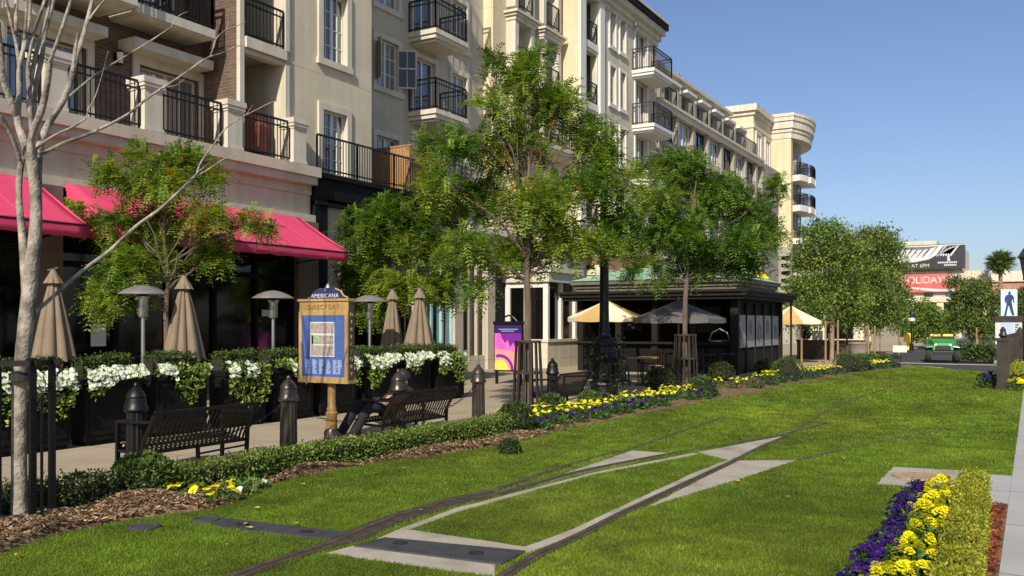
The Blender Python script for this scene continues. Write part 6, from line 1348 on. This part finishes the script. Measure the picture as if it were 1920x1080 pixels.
# advertising column
ax, ay = at(1891, 608, 40).xy; t = thing('advertising_column', 'tall advertising stand with a dark standing figure printed on pale blue', 'advertising stand', (ax, ay, 0))
MB().box(ax - .16, ax + .16, ay - .1, ay + .22, 0, .45).build('foot', M['iron'], t)
MB().box(ax - .52, ax + .52, ay, ay + .14, .28, 1.72).build('body', M['print_white'], t); q = flat(MB(), [(ax - .30, .55), (ax + .18, .55), (ax + .18, 1.68), (ax - .30, 1.68)], ay - .012).build('notice', M['print_pale'], t)
q = MB(); 
for i in range(9): z = 1.55 - i * .1; flat(q, [(ax + .26, z), (ax + .40 - .05 * (i % 3), z), (ax + .40 - .05 * (i % 3), z + .05), (ax + .26, z + .05)], ay - .012)
q.build('notice_lines', M['print_black'], t)
MB().box(ax - .55, ax + .58, ay - .06, ay + .2, 1.72, 1.96).build('cap', M['bronze'], t)
po = MB().box(ax - .30, ax + .34, ay, ay + .08, 1.97, 3.15).build('poster', M['print_sky'], t)
fig = [(-.20, 1.98), (-.11, 1.98), (-.03, 2.40), (.0, 2.42), (.08, 2.1), (.13, 1.99), (.21, 2.0), (.12, 2.45), (.10, 2.62), (.14, 2.72), (.16, 2.55), (.20, 2.56), (.19, 2.80), (.12, 2.90), (.06, 2.92), (.07, 3.02), (.02, 3.08), (-.03, 3.02), (-.02, 2.92), (-.12, 2.88), (-.18, 2.76), (-.16, 2.55), (-.12, 2.56), (-.11, 2.70), (-.10, 2.45)]
flat(MB(), [(ax + .02 + a, z) for a, z in fig], ay - .006).build('printed_figure', M['navy'], po)

# ---------------------------------------------------------------- far end of the street
FY = 122.0
t = thing('far_building', 'cream shop building closing the street, carrying two wide banners', 'building', (-14, FY, 0))
m = MB(); m.box(-40, -4.6, FY, FY + 14, 4.6, 8.1); m.box(-40, -7.4, FY + .3, FY + 14, 8.1, 11.2); m.box(-40, -4.2, FY - .4, FY + 14, 4.3, 4.7); m.box(-40, -4.3, FY - .3, FY + 14, 7.0, 7.3); m.box(-14.6, -10.2, FY + .1, FY + 5, 11.0, 11.9); m.build('wall', M['cream'], t)
m = MB()
for x in (-17, -13.4, -10.2, -8.0, -5.2): m.box(x, x + .8, FY - .3, FY + .5, 0, 4.3); m.box(x - .15, x + .95, FY - .45, FY + .5, 0, .9)
m.build('pillar', M['yellow'], t); MB().box(-40, -4.8, FY + 1.2, FY + 13, 0, 4.3).build('shop_interior', M['core'], t)
for x in (-11.6, -9.2, -6.6): MB().box(x, x + 1.0, FY - .06, FY + .1, 5.0, 6.8).build('window', M['glass'], t)
t2 = thing('brick_hall', 'low brick hall with a pale parapet at the far right', 'building', (4, FY + 6, 0)); MB().box(-4.5, 40, FY + 6, FY + 20, 0, 6.9).build('wall', M['redbrick'], t2); MB().box(-4.5, 40, FY + 5.7, FY + 20, 6.9, 8.2).build('parapet', M['trim'], t2); MB().box(-4.7, 3, FY + 3, FY + 5.6, 3.0, 3.4).build('awning', M['teal'], t2)
# side of the street behind the trees
t3 = thing('tree_side_shops', 'low cream shops behind the dense street trees', 'building', (-12, 95, 0)); MB().box(-34, -13.4, 92, 112, 0, 6.2).build('wall', M['cream'], t3); MB().box(-34, -13.1, 91.7, 112, 6.2, 6.6).build('cornice', M['trim'], t3)
m = MB(); 
for i in range(5): m.box(-33.5 + i * 4, -31 + i * 4, 91.93, 92.1, .2, 3.2)
m.build('shop_window', M['shopglass'], t3)
# black billboard and red banner
t = thing('black_billboard', 'wide black and white billboard with a swirling white sweep above the street', 'billboard', (-10.6, FY - .6, 8.2))
bx0, bx1, bz0, bz1, by = -15.2, -7.0, 8.35, 11.35, FY - .75
MB().box(bx0, bx1, by, by + .3, bz0, bz1).build('board', M['print_black'], t)
q = MB(); rgb = random.Random(8)
flat(q, [(bx0, 11.2), (-9.0, 11.25), (-9.6, 10.4), (-11.0, 9.55), (-12.6, 9.25), (bx0, 9.2)], by - .012, .01)
for i in range(7): x = -9.2 + i * .28; flat(q, [(x, 11.3), (x + .10, 11.3), (x - .9 - .1 * i, 9.9 + .1 * i), (x - 1.02, 9.86)], by - .012, .01)
flat(q, [(bx0, 11.25), (bx1 + .1, 11.3), (bx1 + .1, 11.2), (bx0, 11.15)], by - .014, .01); q.build('white_sweep', M['print_white'], t)
q = MB()
for i in range(9): x = -14.9 + i * .68; z = 11.05; w_ = .06 + .10 * rgb.random(); flat(q, [(x, z), (x + w_ * 2, z), (x - .9 + w_, 9.8 + .4 * rgb.random()), (x - .95, 9.7)], by - .02, .006)
flat(q, [(bx0, 11.12), (-9.8, 11.12), (-11.5, 10.75), (bx0, 10.9)], by - .018, .004); q.build('grey_folds', mat('printed grey', (.14, .14, .145), .4, .3, 4), t)
text_mesh('AT 6PM', .62, face_frame((-11.95, by - .02, 8.78), (1, 0, 0), (0, 0, 1)), 'caption', mat('printed lime', (.55, .62, .30), .4, .05, 4), t)
q = MB()
for i, (a, b, z) in enumerate(((-10.0, -7.9, 9.02), (-9.3, -7.95, 8.70))):
    x = a
    while x < b: w_ = .10 + .10 * rgb.random(); flat(q, [(x, z), (x + w_, z), (x + w_, z + .2), (x, z + .2)], by - .014, .006); x += w_ + .05
flat(q, [(-8.95, 9.3), (-8.6, 9.3), (-8.72, 9.7), (-8.6, 10.0), (-8.8, 9.9), (-8.9, 10.1), (-8.95, 9.75)], by - .014, .006); q.build('small_print', M['print_white'], t)
q = MB(); q.box(-14.0, -13.8, by + .3, FY + .1, 8.6, 9.0); q.box(-8.2, -8.0, by + .3, FY + .1, 8.6, 9.0); q.build('bracket', M['iron'], t)
t = thing('red_banner', 'wide red banner lettered in white below the black billboard', 'banner', (-10.8, FY - .55, 5.4)); by = FY - .55
MB().box(-15.0, -7.6, by, by + .12, 5.55, 7.75).build('cloth', M['print_red'], t)
text_mesh('HOLIDAYS', 1.22, face_frame((-11.6, by - .02, 7.0), (1, 0, 0), (0, 0, 1)), 'lettering', M['print_white'], t, space=.92)
q = MB(); flat(q, [(-14.9, 6.45), (-12.5, 6.15), (-9.8, 5.9), (-8.0, 5.95), (-8.0, 5.62), (-10.5, 5.62), (-12.8, 5.95), (-14.9, 6.2)], by - .014, .006); flat(q, [(-9.2, 6.6), (-8.4, 7.7), (-7.7, 7.7), (-8.3, 6.9)], by - .014, .006); q.build('white_swash', M['print_white'], t)

# ---------------------------------------------------------------- people
def skin_body(name, chains, m, parent, sub=2):
    vs, es, rs = [], [], []; idx = {}
    for ch in chains:
        prev = None
        for (key, p, r) in ch:
            if key not in idx: idx[key] = len(vs); vs.append(tuple(p)); rs.append(r)
            if prev is not None and (prev, idx[key]) not in es: es.append((prev, idx[key]))
            prev = idx[key]
    o3 = OFF.get(parent.name, Vector((0, 0, 0))); me = bpy.data.meshes.new(name); me.from_pydata([tuple(Vector(v) - o3) for v in vs], es, [])
    o = bpy.data.objects.new(name + '_tmp', me); COL.objects.link(o); o.modifiers.new('skin', 'SKIN').use_smooth_shade = True
    for i, r in enumerate(rs):
        s = me.skin_vertices[0].data[i]; s.radius = (r, r) if not isinstance(r, tuple) else r; s.use_root = (i == 0)
    sb = o.modifiers.new('sub', 'SUBSURF'); sb.levels = sub; sb.render_levels = sub
    dg = bpy.context.evaluated_depsgraph_get(); m2 = bpy.data.meshes.new_from_object(o.evaluated_get(dg)); bpy.data.objects.remove(o); m2.materials.clear(); m2.name = name
    return link(name, m2, m, parent)
def person(label, base, J, top, legs, hair='hair', group=None, shoe='black_plastic'):
    """J: joint name -> world position; builds one continuous skin body, then clothes over it"""
    t = thing('person', label, 'person', base, group); j = {k: Vector(v) for k, v in J.items()}
    up = (j['head'] - j['neck']).normalized(); fwd = j['face']
    hd = j['head']; neckb = j['neck']; hands = []
    ch = [[('pelvis', j['pelvis'], .11), ('waist', (j['pelvis'] + j['neck']) / 2 , .105), ('chest', j['pelvis'].lerp(j['neck'], .78), .125), ('neck', neckb, .05), ('head', hd, .085), ('crown', hd + up * .09, .06)]]
    for s in ('l', 'r'):
        ch.append([('chest', None, 0)][:0] + [('chest', j['chest'] if 'chest' in j else j['pelvis'].lerp(j['neck'], .78), .125), ('sh' + s, j['sh' + s], .052), ('el' + s, j['el' + s], .038), ('wr' + s, j['wr' + s], .027), ('pa' + s, j['wr' + s] + (j['wr' + s] - j['el' + s]).normalized() * .07, .03)])
        ch.append([('pelvis', j['pelvis'], .11), ('hip' + s, j['hip' + s], .08), ('kn' + s, j['kn' + s], .055), ('an' + s, j['an' + s], .036), ('to' + s, j['to' + s], .03)])
        w_, e_ = j['wr' + s], j['el' + s]; d = (w_ - e_).normalized(); side = d.cross(fwd if abs(d.dot(fwd)) < .95 else up).normalized()
        for k in range(4): a = w_ + d * .085 + side * (k - 1.5) * .018; ch.append([('pa' + s, w_ + d * .07, .03), (f'f{s}{k}', a, .009), (f'g{s}{k}', a + d * (.055, .068, .064, .048)[k] + fwd * .015, .007)])
        ch.append([('pa' + s, w_ + d * .07, .03), ('t' + s, w_ + d * .06 + side * .04, .010), ('u' + s, w_ + d * .10 + side * .05 + fwd * .012, .008)])
    skin_body('body', ch, M['skin'], t)
    # face: nose, eyes, mouth, ears
    rt = fwd.cross(up).normalized(); f = MB(); f.lathe([(.006, 0), (.014, .02), (.004, .045)], tuple(hd + fwd * .085 - up * .02), 8); 
    for s in (-1, 1): f.lathe([(.004, -.02), (.018, 0), (.004, .025)], tuple(hd + rt * .085 * s), 8)
    f.build('nose_and_ears', M['skin'], t, smooth=True); f = MB()
    for s in (-1, 1): f.lathe([(.002, -.009), (.011, 0), (.002, .009)], tuple(hd + fwd * .082 + rt * .032 * s + up * .012), 8)
    f.bar(tuple(hd + fwd * .085 - up * .05 - rt * .022), tuple(hd + fwd * .085 - up * .05 + rt * .022), .008); f.build('eyes_and_mouth', M['hair'], t)
    h = MB(); vs, fs = [], []
    for i in range(7):
        for q_ in range(14):
            th = R(8 + 19.5 * i); ph = 2 * math.pi * q_ / 14; v = up * math.cos(th) + (rt * math.cos(ph) + fwd * math.sin(ph)) * math.sin(th)
            rr_ = .112 if v.dot(fwd) < .35 or v.dot(up) > .55 else .075; vs.append(tuple(hd + up * .02 + v * rr_ - fwd * .01))
    for i in range(6):
        for q_ in range(14): a, b = i*14+q_, i*14+(q_+1) % 14; fs.append((a, b, b+14, a+14))
    fs.append(tuple(range(14))[::-1]); h.add(vs, fs).build('hair', M[hair], t, smooth=True)
    c_ = j['pelvis'].lerp(j['neck'], .78)
    skin_body('shirt', [[('a', j['pelvis'].lerp(j['neck'], .04), .13), ('b', (j['pelvis'] + j['neck']) / 2, .125), ('c', c_, .145), ('d', j['pelvis'].lerp(j['neck'], .93), .08)]] + [[('c', c_, .145), ('s' + s, j['sh' + s], .068), ('e' + s, j['el' + s], .052), ('w' + s, j['el' + s].lerp(j['wr' + s], .15 if top == 'white_cloth' else .8), .042)] for s in 'lr'], M[top], t)
    skin_body('trousers', [[('a', j['pelvis'] + up * .03, .135), ('h' + s, j['hip' + s], .10), ('k' + s, j['kn' + s], .075), ('n' + s, j['kn' + s].lerp(j['an' + s], .95), .068)] for s in 'lr'], M[legs], t)
    for s in 'lr': skin_body('shoe', [[('a', j['an' + s] - Vector((0, 0, .03)), .045), ('b', j['an' + s].lerp(j['to' + s], .6) - Vector((0, 0, .012)), .043), ('c', j['to' + s], .036)]], M[shoe], t)
    return t
def standing(label, x, y, z0, H, rz, top, legs, step=.12, group=None):
    f = Vector((math.sin(rz), -math.cos(rz), 0)); r = Vector((math.cos(rz), math.sin(rz), 0)); b = Vector((x, y, z0)); s = H / 1.72
    P = lambda a, c, z: b + r * a * s + f * c * s + Vector((0, 0, z * s))
    J = dict(pelvis=P(0, 0, .93), neck=P(0, .01, 1.43), head=P(0, .03, 1.58), face=f, shl=P(-.19, 0, 1.38), shr=P(.19, 0, 1.38), ell=P(-.24, -.04, 1.10), elr=P(.24, .03, 1.10), wrl=P(-.25, .06, .86), wrr=P(.25, .14, .88), hipl=P(-.09, 0, .86), hipr=P(.09, 0, .86), knl=P(-.10, step * .6 + .03, .47), knr=P(.10, -step * .2 + .03, .47), anl=P(-.10, step, .08), anr=P(.10, -step, .08), tol=P(-.11, step + .16, .04), tor=P(.11, -step + .16, .04))
    return person(label, (x, y, z0), J, top, legs, group=group)
# reclining on the second bench
B0 = Vector((-7.74, 10.0, 0))
J = dict(pelvis=(-7.80, 10.02, .47), neck=(-7.76, 10.36, .70), head=(-7.80, 10.39, .84), face=Vector((-.97, -.2, -.05)).normalized(), shl=(-7.59, 10.29, .66), shr=(-7.93, 10.33, .66), ell=(-7.58, 10.10, .55), elr=(-7.97, 10.16, .55), wrl=(-7.66, 9.86, .52), wrr=(-7.86, 9.88, .56),
         hipl=(-7.72, 9.96, .46), hipr=(-7.90, 9.98, .46), knl=(-7.76, 9.56, .47), knr=(-7.98, 9.60, .50), anl=(-7.80, 9.24, .09), anr=(-8.02, 9.26, .09), tol=(-7.82, 9.09, .045), tor=(-8.06, 9.10, .045))
person('person in dark clothes slouched on the second bench, legs stretched to the left', (-7.8, 10.0, 0), J, 'maroon_cloth', 'dark_cloth')
e = at(1806, 608, 88); standing('person in a white shirt walking far down the street', e.x, e.y, 0, 1.68, .3, 'white_cloth', 'blue_cloth')
e = at(1822, 608, 62); standing('person in a dark red top standing by the tree on the right pavement', e.x, e.y, .0, 1.62, 1.2, 'rust', 'dark_cloth', .05)
